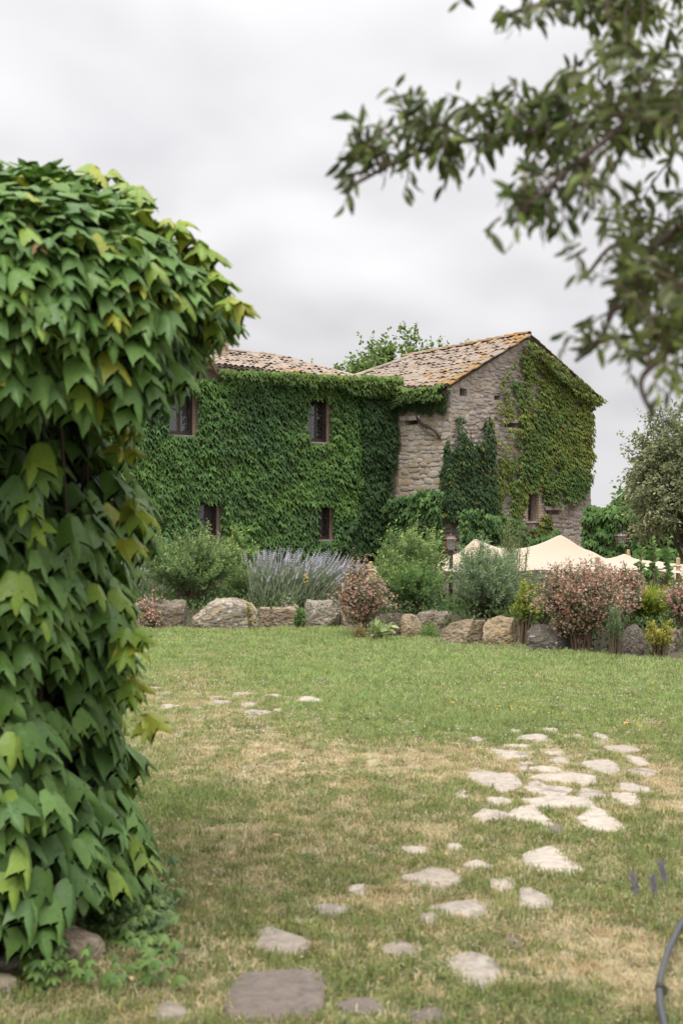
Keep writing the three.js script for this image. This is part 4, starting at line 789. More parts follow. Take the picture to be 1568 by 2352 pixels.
// left side
bush('round_shrub', 'large rounded feathery green shrub above the leftmost boulders', 'shrub', 440, 21.0, 264, 1222, { seed: 301, ...willowC, c0: [0.0976, 0.177, 0.0732], c1: [0.226, 0.329, 0.122], geo: lance, leaf: 0.045, gap: 0.014, stems: 130, twigs: 13, twig: 0.19, foot: 0.3, spread: 0.85, inner: 0.4, low: -0.02, y0: 0.5, rz: 0.75, stemEvery: 3 });
bush('leafy_shrub', 'taller broad-leaved shrub with pale tips behind the feathery shrub', 'shrub', 560, 23.2, 130, 1212, { seed: 305, c0: [0.104, 0.199, 0.0659], c1: [0.207, 0.329, 0.0878], tip: [0.467, 0.537, 0.117], geo: ovate, leaf: 0.055, gap: 0.017, stems: 44, twigs: 8, twig: 0.2, foot: 0.4, inner: 0.5, low: 0.2, up: 0.6, rz: 0.5, stemEvery: 2 });
bush('leafy_shrub', 'pale-tipped leafy shrub under the far left lower window', 'shrub', 372, 23.4, 120, 1215, { seed: 306, c0: [0.104, 0.199, 0.0659], c1: [0.207, 0.329, 0.0878], tip: [0.433, 0.503, 0.117], geo: ovate, leaf: 0.05, gap: 0.018, stems: 36, twigs: 8, twig: 0.2, foot: 0.4, inner: 0.5, low: 0.2, up: 0.6, rz: 0.5, stemEvery: 2 });
bush('low_shrub', 'low light green bush at the right foot of the feathery shrub', 'shrub', 565, 21.6, 110, 1300, { seed: 309, c0: [0.121, 0.207, 0.0732], c1: [0.26, 0.346, 0.124], tip: [0.45, 0.52, 0.146], geo: lance, leaf: 0.035, gap: 0.012, stems: 44, twigs: 9, twig: 0.16, foot: 0.3, low: 0, rz: 0.4, y0: 0.2, stemEvery: 3 });
// pink flowering abelias
const abelia = { c0: [0.0671, 0.128, 0.061], c1: [0.146, 0.201, 0.0976], tip: [0.317, 0.207, 0.11], geo: ovate, leaf: 0.026, gap: 0.0105, flower: 0.42, petal: 0.029, fc: [[0.74, 0.46, 0.39], [0.80, 0.63, 0.56], [0.70, 0.42, 0.34], [0.60, 0.30, 0.21], [0.56, 0.28, 0.18]], group: 'pink flowering bushes along the bed', stemMat: std([0.14, 0.08, 0.055]) };
bush('flowering_bush', 'small pink flowering bush at the left end of the boulders', 'bush', 352, 19.5, 92, 1362, { ...abelia, seed: 321, stems: 48, twigs: 8, twig: 0.12, foot: 0.2, low: 0.05, y0: 0.12, spread: 0.9, stemEvery: 2, sink: 0.1 });
bush('flowering_bush', 'middle pink flowering bush standing forward on the lawn edge', 'bush', 832, 18.1, 122, 1312, { ...abelia, seed: 325, stems: 84, twigs: 12, twig: 0.16, foot: 0.12, low: -0.35, y0: 0.45, spread: 0.9, inner: 0.3, stemEvery: 6 });
bush('flowering_bush', 'largest pink flowering bush in front of the beige tent', 'bush', 1335, 16.3, 196, 1314, { ...abelia, seed: 329, stems: 190, twigs: 12, twig: 0.21, foot: 0.2, low: -0.42, y0: 0.6, spread: 0.9, inner: 0.3, rz: 0.5, stemEvery: 7 });
bush('flowering_bush', 'pink flowering bush cut by the right edge of the picture', 'bush', 1572, 16.4, 95, 1362, { ...abelia, seed: 333, stems: 60, twigs: 9, twig: 0.14, foot: 0.15, low: -0.05, y0: 0.35, spread: 0.9, stemEvery: 3 });
bush('flowering_bush', 'rusty pink bush spreading to the right of the largest one', 'bush', 1425, 17.0, 100, 1318, { ...abelia, seed: 337, stems: 60, twigs: 9, twig: 0.16, foot: 0.2, low: 0.05, y0: 0.4, spread: 0.9, stemEvery: 3 });
bush('reddish_shrub', 'thin reddish-leaved shrub between the lavender and the tent ropes', 'shrub', 806, 21.5, 100, 1285, { seed: 341, c0: [0.173, 0.148, 0.0586], c1: [0.294, 0.199, 0.0732], tip: [0.416, 0.173, 0.0732], geo: ovate, leaf: 0.04, gap: 0.018, stems: 26, twigs: 7, twig: 0.2, foot: 0.25, inner: 0.5, low: 0.1, stemEvery: 1 });
// tall willow-like shrubs before the tent
bush('willow_shrub', 'tall light green willow-like shrub left of the garden lantern', 'shrub', 938, 20.6, 200, 1218, { seed: 351, ...willowC, geo: lance, leaf: 0.055, gap: 0.016, stems: 105, twigs: 10, twig: 0.26, foot: 0.35, inner: 0.6, low: 0.15, up: 0.7, spread: 0.6, rz: 0.7, stemEvery: 2 });
bush('willow_shrub', 'low dense green shrub at the foot of the tall willow-like one', 'shrub', 945, 19.6, 165, 1312, { seed: 353, c0: [0.0693, 0.148, 0.0512], c1: [0.156, 0.26, 0.0805], tip: [0.346, 0.45, 0.102], geo: lance, leaf: 0.038, gap: 0.012, stems: 80, twigs: 10, twig: 0.2, foot: 0.3, low: -0.05, y0: 0.3, rz: 0.5, stemEvery: 3 });
bush('willow_shrub', 'grey-green willow-like shrub overlapping the tent above the tan boulders', 'shrub', 1115, 18.8, 206, 1254, { seed: 357, c0: [0.122, 0.189, 0.104], c1: [0.268, 0.354, 0.195], tip: [0.415, 0.5, 0.207], geo: narrow, leaf: 0.062, gap: 0.0125, stems: 120, twigs: 9, twig: 0.24, foot: 0.35, inner: 0.45, low: 0.02, y0: 0.25, up: 0.6, spread: 0.7, rz: 0.7, stemEvery: 1 });
bush('wispy_shrub', 'wispy tall shoots rising before the tent dip', 'shrub', 1178, 19.9, 92, 1188, { seed: 361, c0: [0.156, 0.226, 0.0878], c1: [0.277, 0.355, 0.124], tip: [0.467, 0.52, 0.176], geo: narrow, leaf: 0.042, gap: 0.018, stems: 26, twigs: 9, twig: 0.16, foot: 0.3, inner: 0.7, low: 0.55, up: 0.8, spread: 0.45, stemEvery: 1 });
bush('yellow_green_bush', 'small yellow-green bush with bare forked stems on the lawn edge', 'bush', 1205, 16.9, 78, 1340, { seed: 365, c0: [0.156, 0.234, 0.0512], c1: [0.294, 0.364, 0.0659], tip: [0.62, 0.589, 0.0878], geo: ovate, leaf: 0.036, gap: 0.016, stems: 26, twigs: 9, twig: 0.13, foot: 0.12, low: 0.3, y0: 0.3, inner: 0.4, from: 0.5, stemEvery: 1, stemR: 0.013 });
bush('golden_juniper', 'bright golden-green spreading juniper at the right', 'juniper', 1490, 17.2, 150, 1372, { seed: 369, c0: [0.129, 0.216, 0.0322], c1: [0.346, 0.416, 0.0512], tip: [0.62, 0.62, 0.0878], geo: narrow, leaf: 0.036, gap: 0.0062, stems: 70, twigs: 12, twig: 0.2, foot: 0.3, low: 0.02, y0: 0.3, arch: 0.3, rz: 0.4, ahead: 1.6, stemEvery: 4 });
bush('green_juniper', 'dark green juniper sprays between the yellow-green and pink bushes', 'juniper', 1262, 17.6, 110, 1390, { seed: 371, c0: [0.078, 0.156, 0.0366], c1: [0.173, 0.268, 0.0512], tip: [0.346, 0.416, 0.0732], geo: narrow, leaf: 0.034, gap: 0.007, stems: 44, twigs: 9, twig: 0.2, foot: 0.3, low: 0.0, y0: 0.15, rz: 0.35, ahead: 1.6, stemEvery: 4 });
bush('rosemary', 'upright grey-green rosemary growing in front of the dark boulder', 'rosemary', 1410, 15.7, 60, 1398, { seed: 373, c0: [0.0953, 0.156, 0.0732], c1: [0.173, 0.251, 0.11], tip: [0.26, 0.364, 0.146], geo: narrow, leaf: 0.027, gap: 0.0045, stems: 30, twigs: 3, twig: 0.16, foot: 0.12, low: 0.55, inner: 0.6, up: 1.2, spread: 0.3, from: 0.3, ahead: 1.0, stemEvery: 1 });
bush('golden_bush', 'small golden-yellow variegated bush at the right edge of the lawn', 'bush', 1512, 15.55, 74, 1430, { seed: 377, c0: [0.226, 0.243, 0.0512], c1: [0.433, 0.364, 0.0659], tip: [0.62, 0.62, 0.0732], geo: ovate, leaf: 0.026, gap: 0.012, stems: 26, twigs: 8, twig: 0.1, foot: 0.1, low: 0.2, y0: 0.14, inner: 0.4, from: 0.5, stemEvery: 1 });
bush('herb_tuft', 'low bright green herb tuft in front of the boulders', 'herb', 985, 18.05, 58, 1437, { seed: 381, c0: [0.121, 0.226, 0.0586], c1: [0.243, 0.364, 0.102], tip: [0.346, 0.467, 0.117], geo: narrow, leaf: 0.03, gap: 0.006, stems: 44, twigs: 3, twig: 0.08, foot: 0.2, low: 0.1, up: 0.6, stemEvery: 3 });
bush('sage_plant', 'pale grey-green sage rosette right beside the middle pink bush', 'plant', 868, 17.6, 58, 1420, { seed: 385, c0: [0.243, 0.312, 0.132], c1: [0.416, 0.486, 0.205], tip: [0.52, 0.572, 0.249], geo: lance, leaf: 0.13, gap: 0.03, stems: 8, twigs: 2, twig: 0.12, foot: 0.1, low: 0.2, up: 0.4, spread: 0.9, stemEvery: 1 });
bush('dry_tuft', 'small brownish dry tuft at the foot of the middle pink bush', 'plant', 826, 17.75, 34, 1440, { seed: 389, c0: [0.26, 0.243, 0.102], c1: [0.381, 0.312, 0.132], geo: narrow, leaf: 0.05, gap: 0.01, stems: 24, twigs: 2, twig: 0.06, foot: 0.12, low: 0.3, up: 0.7, stemEvery: 2 });
bush('dwarf_flowers', 'low white-flowered plant between the flat block and the round boulder', 'plant', 668, 20.3, 74, 1378, { ...abelia, group: undefined, seed: 393, c0: [0.104, 0.19, 0.0732], c1: [0.19, 0.277, 0.102], tip: [0.26, 0.346, 0.132], fc: [[0.62, 0.53, 0.48], [0.55, 0.42, 0.38]], flower: 0.3, stems: 40, twigs: 6, twig: 0.1, foot: 0.4, low: 0.1, stemEvery: 3, sink: 0.05 });
bush('trailing_plant', 'green plant trailing down between the flat block and round boulder', 'plant', 690, 19.35, 26, 1396, { seed: 395, c0: [0.0866, 0.173, 0.0512], c1: [0.173, 0.294, 0.0732], geo: ovate, leaf: 0.045, gap: 0.02, stems: 22, twigs: 4, twig: 0.08, foot: 0.1, low: 0.1, stemEvery: 1 });
bush('sprout', 'thin yellowish sprouting weed in front of the widest boulder', 'plant', 573, 19.2, 30, 1378, { seed: 397, c0: [0.277, 0.294, 0.0732], c1: [0.45, 0.416, 0.102], geo: lance, leaf: 0.05, gap: 0.03, stems: 5, twigs: 3, twig: 0.1, foot: 0.05, low: 0.8, stemEvery: 1, stemR: 0.006 });
bush('dead_sprout', 'dry pale stalks in front of the widest boulder on its left', 'plant', 482, 19.25, 44, 1392, { seed: 398, c0: [0.45, 0.364, 0.146], c1: [0.589, 0.486, 0.22], geo: lance, leaf: 0.035, gap: 0.05, stems: 8, twigs: 2, twig: 0.08, foot: 0.12, low: 0.7, stemEvery: 1, stemR: 0.006, stemMat: std([0.3, 0.23, 0.13]) });
// laurel shoots
[[1472, 1283, 'left one'], [1502, 1262, 'middle one'], [1534, 1268, 'right one']].forEach(([px, top, w], i) => bush('laurel_shoot', `upright laurel shoot with large leaves before the tent, ${w} of three`, 'plant', px, 18.4 + 0.2 * i, 36, top, { seed: 401 + i, c0: [0.104, 0.199, 0.0512], c1: [0.173, 0.294, 0.0732], tip: [0.207, 0.294, 0.0732], geo: ovate, leaf: 0.075, gap: 0.024, stems: 3, twigs: 3, twig: 0.1, foot: 0.1, low: 0.96, inner: 0.8, up: 0.8, spread: 0.6, ahead: 0.5, from: 0.35, stemEvery: 1, group: 'laurel shoots in front of the tent' }));
bush('photinia', 'small shrub with coppery leaves under the right end of the tent', 'shrub', 1560, 18.8, 80, 1340, { seed: 407, c0: [0.104, 0.173, 0.0586], c1: [0.207, 0.207, 0.0732], tip: [0.52, 0.226, 0.0878], geo: ovate, leaf: 0.05, gap: 0.018, stems: 24, twigs: 7, twig: 0.18, foot: 0.2, low: 0.1, stemEvery: 2 });
bush('backing_shrub', 'dark leafy shrub under the tent edge behind the laurel shoots', 'shrub', 1490, 19.6, 190, 1348, { seed: 409, c0: [0.052, 0.104, 0.0366], c1: [0.121, 0.19, 0.0586], geo: ovate, leaf: 0.05, gap: 0.016, stems: 60, twigs: 8, twig: 0.22, foot: 0.5, low: 0, rz: 0.4, stemEvery: 3 });
bush('backing_shrub', 'dark green shrub filling in behind the largest pink bush', 'shrub', 1262, 18.3, 150, 1345, { seed: 411, c0: [0.0606, 0.121, 0.0512], c1: [0.139, 0.216, 0.0952], geo: narrow, leaf: 0.05, gap: 0.012, stems: 70, twigs: 9, twig: 0.22, foot: 0.5, low: 0, rz: 0.4, stemEvery: 3 });

// ------------------------------------------------------------------ lavender
const lavStalk = (() => {                             // a stalk one metre long with a flower spike: vertex colours tell stem from flower
  const parts = [], paint = (g, c) => { const n = g.attributes.position.count, a = new Float32Array(n * 3); for (let i = 0; i < n; i++) a.set(c, i * 3); g.setAttribute('color', new THREE.BufferAttribute(a, 3)); g.deleteAttribute('uv'); return g; };
  parts.push(paint(tube([V3(0, 0, 0), V3(0.02, 0.45, 0), V3(0.06, 0.84, 0)], 0.004, 0.003, 3, 4), [0.27, 0.32, 0.19]));
  for (let k = 0; k < 5; k++) { const y = 0.83 + k * 0.036; parts.push(paint(new THREE.ConeGeometry(0.0125 - k * 0.0012, 0.03, 5, 1).rotateX(Math.PI).translate(0.06 + k * 0.004, y, 0), k % 2 ? [0.54, 0.515, 0.58] : [0.44, 0.42, 0.50])); }
  return mergeGeometries(parts.map((g) => g.index ? g.toNonIndexed() : g));
})();
const lavMat = phys([1, 1, 1], { vertexColors: true, roughness: 0.9 });
function lavender(label, base, o) {
  const g = thing('lavender', label, 'lavender', base), R = rng(o.seed), st = [], lv = [];
  for (let i = 0; i < o.n; i++) {
    const p = V3((R() - 0.5) * o.w, 0, (R() - 0.5) * o.dep), u = p.x / o.w, len = o.h * (0.5 + R() * 0.58) * (1 - 0.3 * u * u), dir = V3(u * 0.7 + (o.lean ?? 0) + (R() - 0.5) * 0.55, 1, (R() - 0.5) * 0.6 + 0.1);
    st.push({ m: basis(p, dir, V3(R() - 0.5, 0.2, 1), o.thick ?? 1, len, o.thick ?? 1), c: vary([1, 1, 1], R, 0.18) });
  }
  for (let i = 0; i < o.leaves; i++) {
    const p = V3((R() - 0.5) * o.w * 1.05, Math.pow(R(), 1.3) * o.h * 0.55, (R() - 0.5) * o.dep * 1.1);
    lv.push({ m: basis(p, V3((R() - 0.5) * 0.9 + p.x / o.w * 0.8 + (o.lean ?? 0), 1, (R() - 0.5) * 0.9), rand3(R).add(V3(0, 0, 0.8)), 0.09 * (0.6 + R() * 0.8)), c: vary(mix3([0.17, 0.22, 0.12], [0.29, 0.34, 0.21], R()), R, 0.2) });
  }
  instances('flower_stalks', lavStalk, lavMat, st, g); leafCloud('foliage', narrow, leafMat, lv, g);
  return g;
}
lavender('wide grey-green lavender clump with leaning pale violet spikes', spot(672, 21.2), { seed: 501, n: 560, w: 1.15, dep: 0.7, h: topAt(1276, 21.2) - 0.1, lean: 0.22, leaves: 5200 });
lavender('small lavender patch at the far left behind the round shrub', spot(330, 22.2), { seed: 502, n: 180, w: 0.6, dep: 0.5, h: topAt(1268, 22.2) - 0.2, leaves: 900 });
{
  const R = rng(511), list = []; // yellow blooms by the lavender
  for (let i = 0; i < 7; i++) list.push({ m: new THREE.Matrix4().makeScale(0.013, 0.012, 0.013).setPosition(at(704 + (R() - 0.5) * 8, 1328 + (R() - 0.5) * 20, 20.7)), c: [0.8, 0.52, 0.03] });
  tag(instances('yellow_blooms', new THREE.IcosahedronGeometry(1, 1), petalMat, list), 'tiny cluster of yellow blooms in the right part of the lavender', null, null, 'stuff');
  // low ground cover in the bed
  const gl = [];
  for (let i = 0; i < 30000; i++) {
    const x = lerp(-5, 6.5, R()), e = (x > 1.8 ? 0.12 : 0.3) + Math.pow(R(), 0.6) * 3.4, d = edgeD(x) + e, y = height(x, d) + R() * 0.26 * (0.3 + fbm(x * 1.5, d * 1.5, 3, 2) + 0.4);
    gl.push({ m: basis(V3(x, y, -d), rand3(R).add(V3(0, 1, 0)), rand3(R).add(V3(0, 0.6, 0.6)), 0.045 * (0.6 + R() * 0.8)), c: vary(mix3([0.055, 0.105, 0.038], [0.14, 0.21, 0.06], R()), R, 0.25) });
  }
  tag(leafCloud('ground_cover', ovate, leafMat, gl), 'low green ground cover between the shrubs of the bed', null, null, 'stuff');
}
// ------------------------------------------------------------------ stretch tent, lanterns, hoses
const tentMat = new THREE.MeshPhysicalMaterial({ color: new THREE.Color(0.47, 0.37, 0.265), roughness: 0.95, side: THREE.DoubleSide, transmission: 0.15, thickness: 0, bumpMap: fineBump, bumpScale: 0.003 });
{
  const g = thing('stretch_tent', 'beige stretch tent with two rounded peaks behind the shrubs', 'tent', spot(1290, 27)), inv = g.position.clone().negate();
  // surface over a plan quad: u to the right, v away; edge curves sag between the tie points
  const peaks = [[1090, 1234, 26.6, 0.36, 0.42], [1287, 1227, 27.2, 0.62, 0.55], [1433, 1274, 27.5, 0.2, 0.26]].map(([px, py, d, h, r]) => ({ p: at(px, py, d), h, r }));
  const prof = [[862, 1318], [920, 1316], [985, 1306], [1040, 1284], [1090, 1262], [1150, 1268], [1210, 1270], [1287, 1268], [1350, 1280], [1400, 1293], [1433, 1292], [1460, 1293], [1515, 1291]];
  const crest = (px) => { for (let i = 1; i < prof.length; i++) if (px <= prof[i][0]) { const t = (px - prof[i - 1][0]) / (prof[i][0] - prof[i - 1][0]); return lerp(prof[i - 1][1], prof[i][1], t * t * (3 - 2 * t)); } return prof[prof.length - 1][1]; };
  const nu = 110, nv = 44, P = [], I = [], U = [];
  for (let j = 0; j <= nv; j++) for (let i = 0; i <= nu; i++) {
    const u = i / nu, v = j / nv, px = lerp(862, 1516, u), d = lerp(23.6 + 0.9 * Math.sin(Math.PI * u) * 0.5, 31.5 - 0.8 * Math.sin(Math.PI * u), v);
    const x = (px - 784) / F * 27 + (px - 1190) / F * (d - 27) * 0.6;
    const yc = topAt(crest(px), 27), front = topAt(lerp(1321, 1316, u), 24) + 0.07 * Math.sin(u * Math.PI * 3) ** 2, ridgeV = 0.42;
    let y = v < ridgeV ? lerp(front, yc, Math.pow(v / ridgeV, 0.75)) : lerp(yc, yc - 0.35, Math.pow((v - ridgeV) / (1 - ridgeV), 1.5));
    for (const k of peaks) { const r = Math.hypot(x - k.p.x, (-d - k.p.z) * 0.8), base = topAt(crest(784 + k.p.x / -k.p.z * F), -k.p.z); y = Math.max(y, y + (k.p.y - base) * Math.exp(-Math.pow(r / k.r, 1.15))); }
    P.push(x + inv.x, y + inv.y + 0.004 * fbm(x * 5, d * 5), -d + inv.z); U.push(x, d);
    if (i && j) { const a = (j - 1) * (nu + 1) + i - 1, b = a + 1, c = a + nu + 1, e = c + 1; I.push(a, b, e, a, e, c); }
  }
  mesh('canopy', geom(P, I, U), tentMat, g);
  // lower corner flaps
  const flap = (pts) => { const q = pts.map(([px, py, d]) => at(px, py, d).add(inv)); const nn = 10, Q = [], J = [], W = []; for (let j = 0; j <= nn; j++) for (let i = 0; i <= nn; i++) { const s = i / nn, t = j / nn, a = q[0].clone().lerp(q[1], s), b = q[3].clone().lerp(q[2], s), p = a.lerp(b, t); p.y -= 0.16 * Math.sin(Math.PI * s) * Math.sin(Math.PI * t); Q.push(p.x, p.y, p.z); W.push(s, t); if (i && j) { const k = (j - 1) * (nn + 1) + i - 1; J.push(k, k + 1, k + nn + 2, k, k + nn + 2, k + nn + 1); } } return geom(Q, J, W); };
  mesh('corner_flap', flap([[1516, 1291, 27], [1496, 1317, 24], [1600, 1362, 22.6], [1610, 1300, 27]]), tentMat, g);
  mesh('corner_flap', flap([[838, 1296, 24], [862, 1322, 23.6], [915, 1330, 23.4], [900, 1306, 25]]), tentMat, g);
  const ropeMat = std([0.045, 0.04, 0.04], { roughness: 0.8 }), whiteRope = std([0.55, 0.55, 0.55]);
  const pole = (label, px, top, d, tilt = 0, rope) => {
    const b = spot(px, d), tp = at(px + tilt, top, d), t = thing('tent_pole', label, 'pole', b, 'pale wooden poles of the tent');
    mesh('shaft', tube([V3(0, -0.05, 0), tp.clone().sub(b)], 0.042, 0.036, 10, 4), paleWood, t);
    mesh('end_cap', new THREE.SphereGeometry(0.036, 10, 6).scale(1, 0.5, 1).translate(tp.x - b.x, tp.y - b.y, tp.z - b.z), paleWood, t);
    const k = tp.clone().sub(b); k.y -= 0.12;
    mesh('rope_knot', new THREE.TorusGeometry(0.046, 0.014, 6, 12).rotateX(Math.PI / 2).translate(k.x, k.y, k.z), whiteRope, t);
    if (rope) mesh('guy_rope', tube([k, at(...rope).sub(b)], 0.012, 0.012, 5, 2), ropeMat, t);
  };
  pole('wooden tent pole rising out of the largest pink bush', 1362, 1281, 22.8, 9, [1412, 1320, 24]);
  pole('wooden tent pole standing behind the small third peak', 1440, 1264, 29, 2, [1433, 1277, 27.5]);
  pole('wooden tent pole at the far right under the oak', 1556, 1283, 24.4, 0, [1498, 1312, 24]);
  pole('short leaning wooden tent pole, left of the two by the reddish shrub', 858, 1292, 23, -7, [872, 1322, 23.6]);
  pole('short wooden tent pole, right of the two by the reddish shrub', 872, 1296, 23.2, 2, [905, 1326, 23.4]);
  const R = rng(5); // dark table edge under the tent
}
function lantern(label, px, top, bottom, width, d, post) {
  const s = d / F, w = width * s, h = (bottom - top) * s, c = at(px, bottom, d), ground = spot(px, d), base = post ? ground : c.clone(), g = thing('garden_lantern', label, 'lantern', base);
  const y = c.y - base.y, copper = std([0.20, 0.105, 0.06], { roughness: 0.45, metalness: 0.6 }), glass = new THREE.MeshPhysicalMaterial({ color: new THREE.Color(0.75, 0.8, 0.8), roughness: 0.12, transmission: 0.9, thickness: 0 });
  const wb = w * 0.33, wt = w * 0.46, hb = h * 0.62, bars = [];
  for (const [sx, sz] of [[1, 1], [1, -1], [-1, 1], [-1, -1]]) bars.push(tube([V3(sx * wb, y, sz * wb), V3(sx * wt, y + hb, sz * wt)], 0.011, 0.011, 4, 1), tube([V3(sx * wt * 1.06, y + hb, sz * wt * 1.06), V3(sx * w * 0.14, y + hb + h * 0.24, sz * w * 0.14)], 0.011, 0.011, 4, 1));
  const ring = (r, yy, t) => { for (const k of [0, 1, 2, 3]) bars.push(box(2 * r + t, t, t, 0, 0, r).rotateY(k * Math.PI / 2).translate(0, yy, 0)); };
  ring(wb, y, 0.022); ring(wt * 1.06, y + hb, 0.03); ring(w * 0.14, y + hb + h * 0.24, 0.02);
  bars.forEach((b, i) => { if (!b.index) bars[i] = b; });
  mesh('frame', mergeGeometries(bars.map((b) => b.toNonIndexed())), copper, g);
  const panel = (r0, y0, r1, y1) => { for (const k of [0, 1, 2, 3]) { const q = geom([-r0, y0, r0, r0, y0, r0, r1, y1, r1, -r1, y1, r1], [0, 1, 2, 0, 2, 3], [0, 0, 1, 0, 1, 1, 0, 1]).rotateY(k * Math.PI / 2); mesh('pane', q, glass, g); } };
  panel(wb * 0.97, y + 0.012, wt * 0.97, y + hb - 0.01); panel(wt, y + hb + 0.01, w * 0.14, y + hb + h * 0.235);
  mesh('cap', new THREE.ConeGeometry(w * 0.19, h * 0.1, 8).translate(0, y + hb + h * 0.29, 0), copper, g);
  mesh('finial', new THREE.SphereGeometry(w * 0.06, 8, 6).translate(0, y + h * 0.98, 0), copper, g);
  mesh('bulb', new THREE.SphereGeometry(w * 0.07, 10, 8).scale(1, 1.3, 1).translate(0, y + hb * 0.42, 0), std([0.25, 0.25, 0.24], { roughness: 0.4 }), g);
  if (post) mesh('post', new THREE.LatheGeometry([[0.09, -0.03], [0.09, 0.12], [0.045, 0.18], [0.035, y - 0.1], [0.06, y - 0.05], [0.03, y - 0.005]].map(([a, b]) => new THREE.Vector2(a, b)), 12), ironMat, g);
  else mesh('bracket', tube([V3(0, y + h, 0), V3(0, y + h + 0.12, 0), V3(0.04, y + h + 0.2, -0.3)], 0.012, 0.012, 5), ironMat, g);
}
lantern('copper framed glass lantern on a post among the shrubs', 1035, 1226, 1262, 28, 25, true);
lantern('small iron lantern hanging in the vine arch at the right', 1425, 1222, 1248, 26, 36, false);
{
  const hose = (label, pts, r, parent) => { const o = mesh(numbered('garden_hose'), tube(pts.map((p) => p), r, r, 8, pts.length * 6), hoseMat); return tag(o, label, 'hose'); };
  const y = 0.014, on = (px, py) => gnd(px, py, y);
  hose('grey hose lying along the foot of the tan boulders', [[955, 1472], [985, 1472], [1020, 1473], [1060, 1478], [1100, 1483], [1150, 1487], [1200, 1491], [1260, 1494]].map(([a, b]) => on(a, b)), 0.018);
  hose('short loop of grey hose under the middle pink bush', [[838, 1466], [820, 1466], [815, 1470], [825, 1476], [845, 1477], [862, 1474]].map(([a, b]) => on(a, b)), 0.016);
  hose('thin grey hose on the grass by the leftmost boulder', [[300, 1452], [350, 1451], [380, 1450], [420, 1452]].map(([a, b]) => on(a, b)), 0.014);
  const pts = [[1660, 1990], [1610, 2050], [1568, 2114], [1537, 2175], [1518, 2235], [1513, 2268], [1515, 2310], [1524, 2352], [1545, 2440], [1580, 2560]].map(([a, b]) => gnd(a, b, 0.05));
  const h = mesh(numbered('garden_hose'), tube(pts, 0.0112, 0.0112, 10, 60), hoseMat); tag(h, 'thick grey irrigation pipe curving across the near right corner', 'hose');
  const j = gnd(1518, 2272, 0.05); mesh('connector', new THREE.CylinderGeometry(0.019, 0.019, 0.03, 12).rotateX(Math.PI / 2).translate(j.x, j.y, j.z), ironMat, h);
}
// lavender stems close to the camera at the lower right
{
  const b = V3((1700 - 784) / F * 1.9, 0, -1.9), g = thing('lavender', 'blurred dark violet lavender spikes close at the lower right', 'lavender', b), R = rng(520);
  const spikes = [[1450, 2008, 1460, 2050, 1.9], [1516, 1982, 1525, 2020, 1.92], [1497, 2012, 1502, 2046, 1.95]];
  const mat = phys([0.12, 0.095, 0.18], { roughness: 0.9 });
  spikes.forEach(([x0, y0, x1, y1, d], k) => {
    const t = at(x0, y0, d).sub(b), s = at(x1, y1, d).sub(b), root = V3((R() - 0.5) * 0.12, 0, (R() - 0.5) * 0.1);
    mesh('stem', tube([root, V3(lerp(root.x, s.x, 0.4), s.y * 0.6, lerp(root.z, s.z, 0.4)), s, t], 0.0011, 0.0008, 5, 14), std([0.20, 0.24, 0.12]), g);
    const parts = []; for (let i = 0; i < 7; i++) { const p = s.clone().lerp(t, i / 6); for (let q = 0; q < 4; q++) parts.push(new THREE.SphereGeometry(0.0017, 6, 5).scale(1, 1.5, 1).translate(p.x + Math.cos(q * 1.57 + i) * 0.0022, p.y, p.z + Math.sin(q * 1.57 + i) * 0.0022)); }
    mesh('flower_spike', mergeGeometries(parts), mat, g);
  });
}

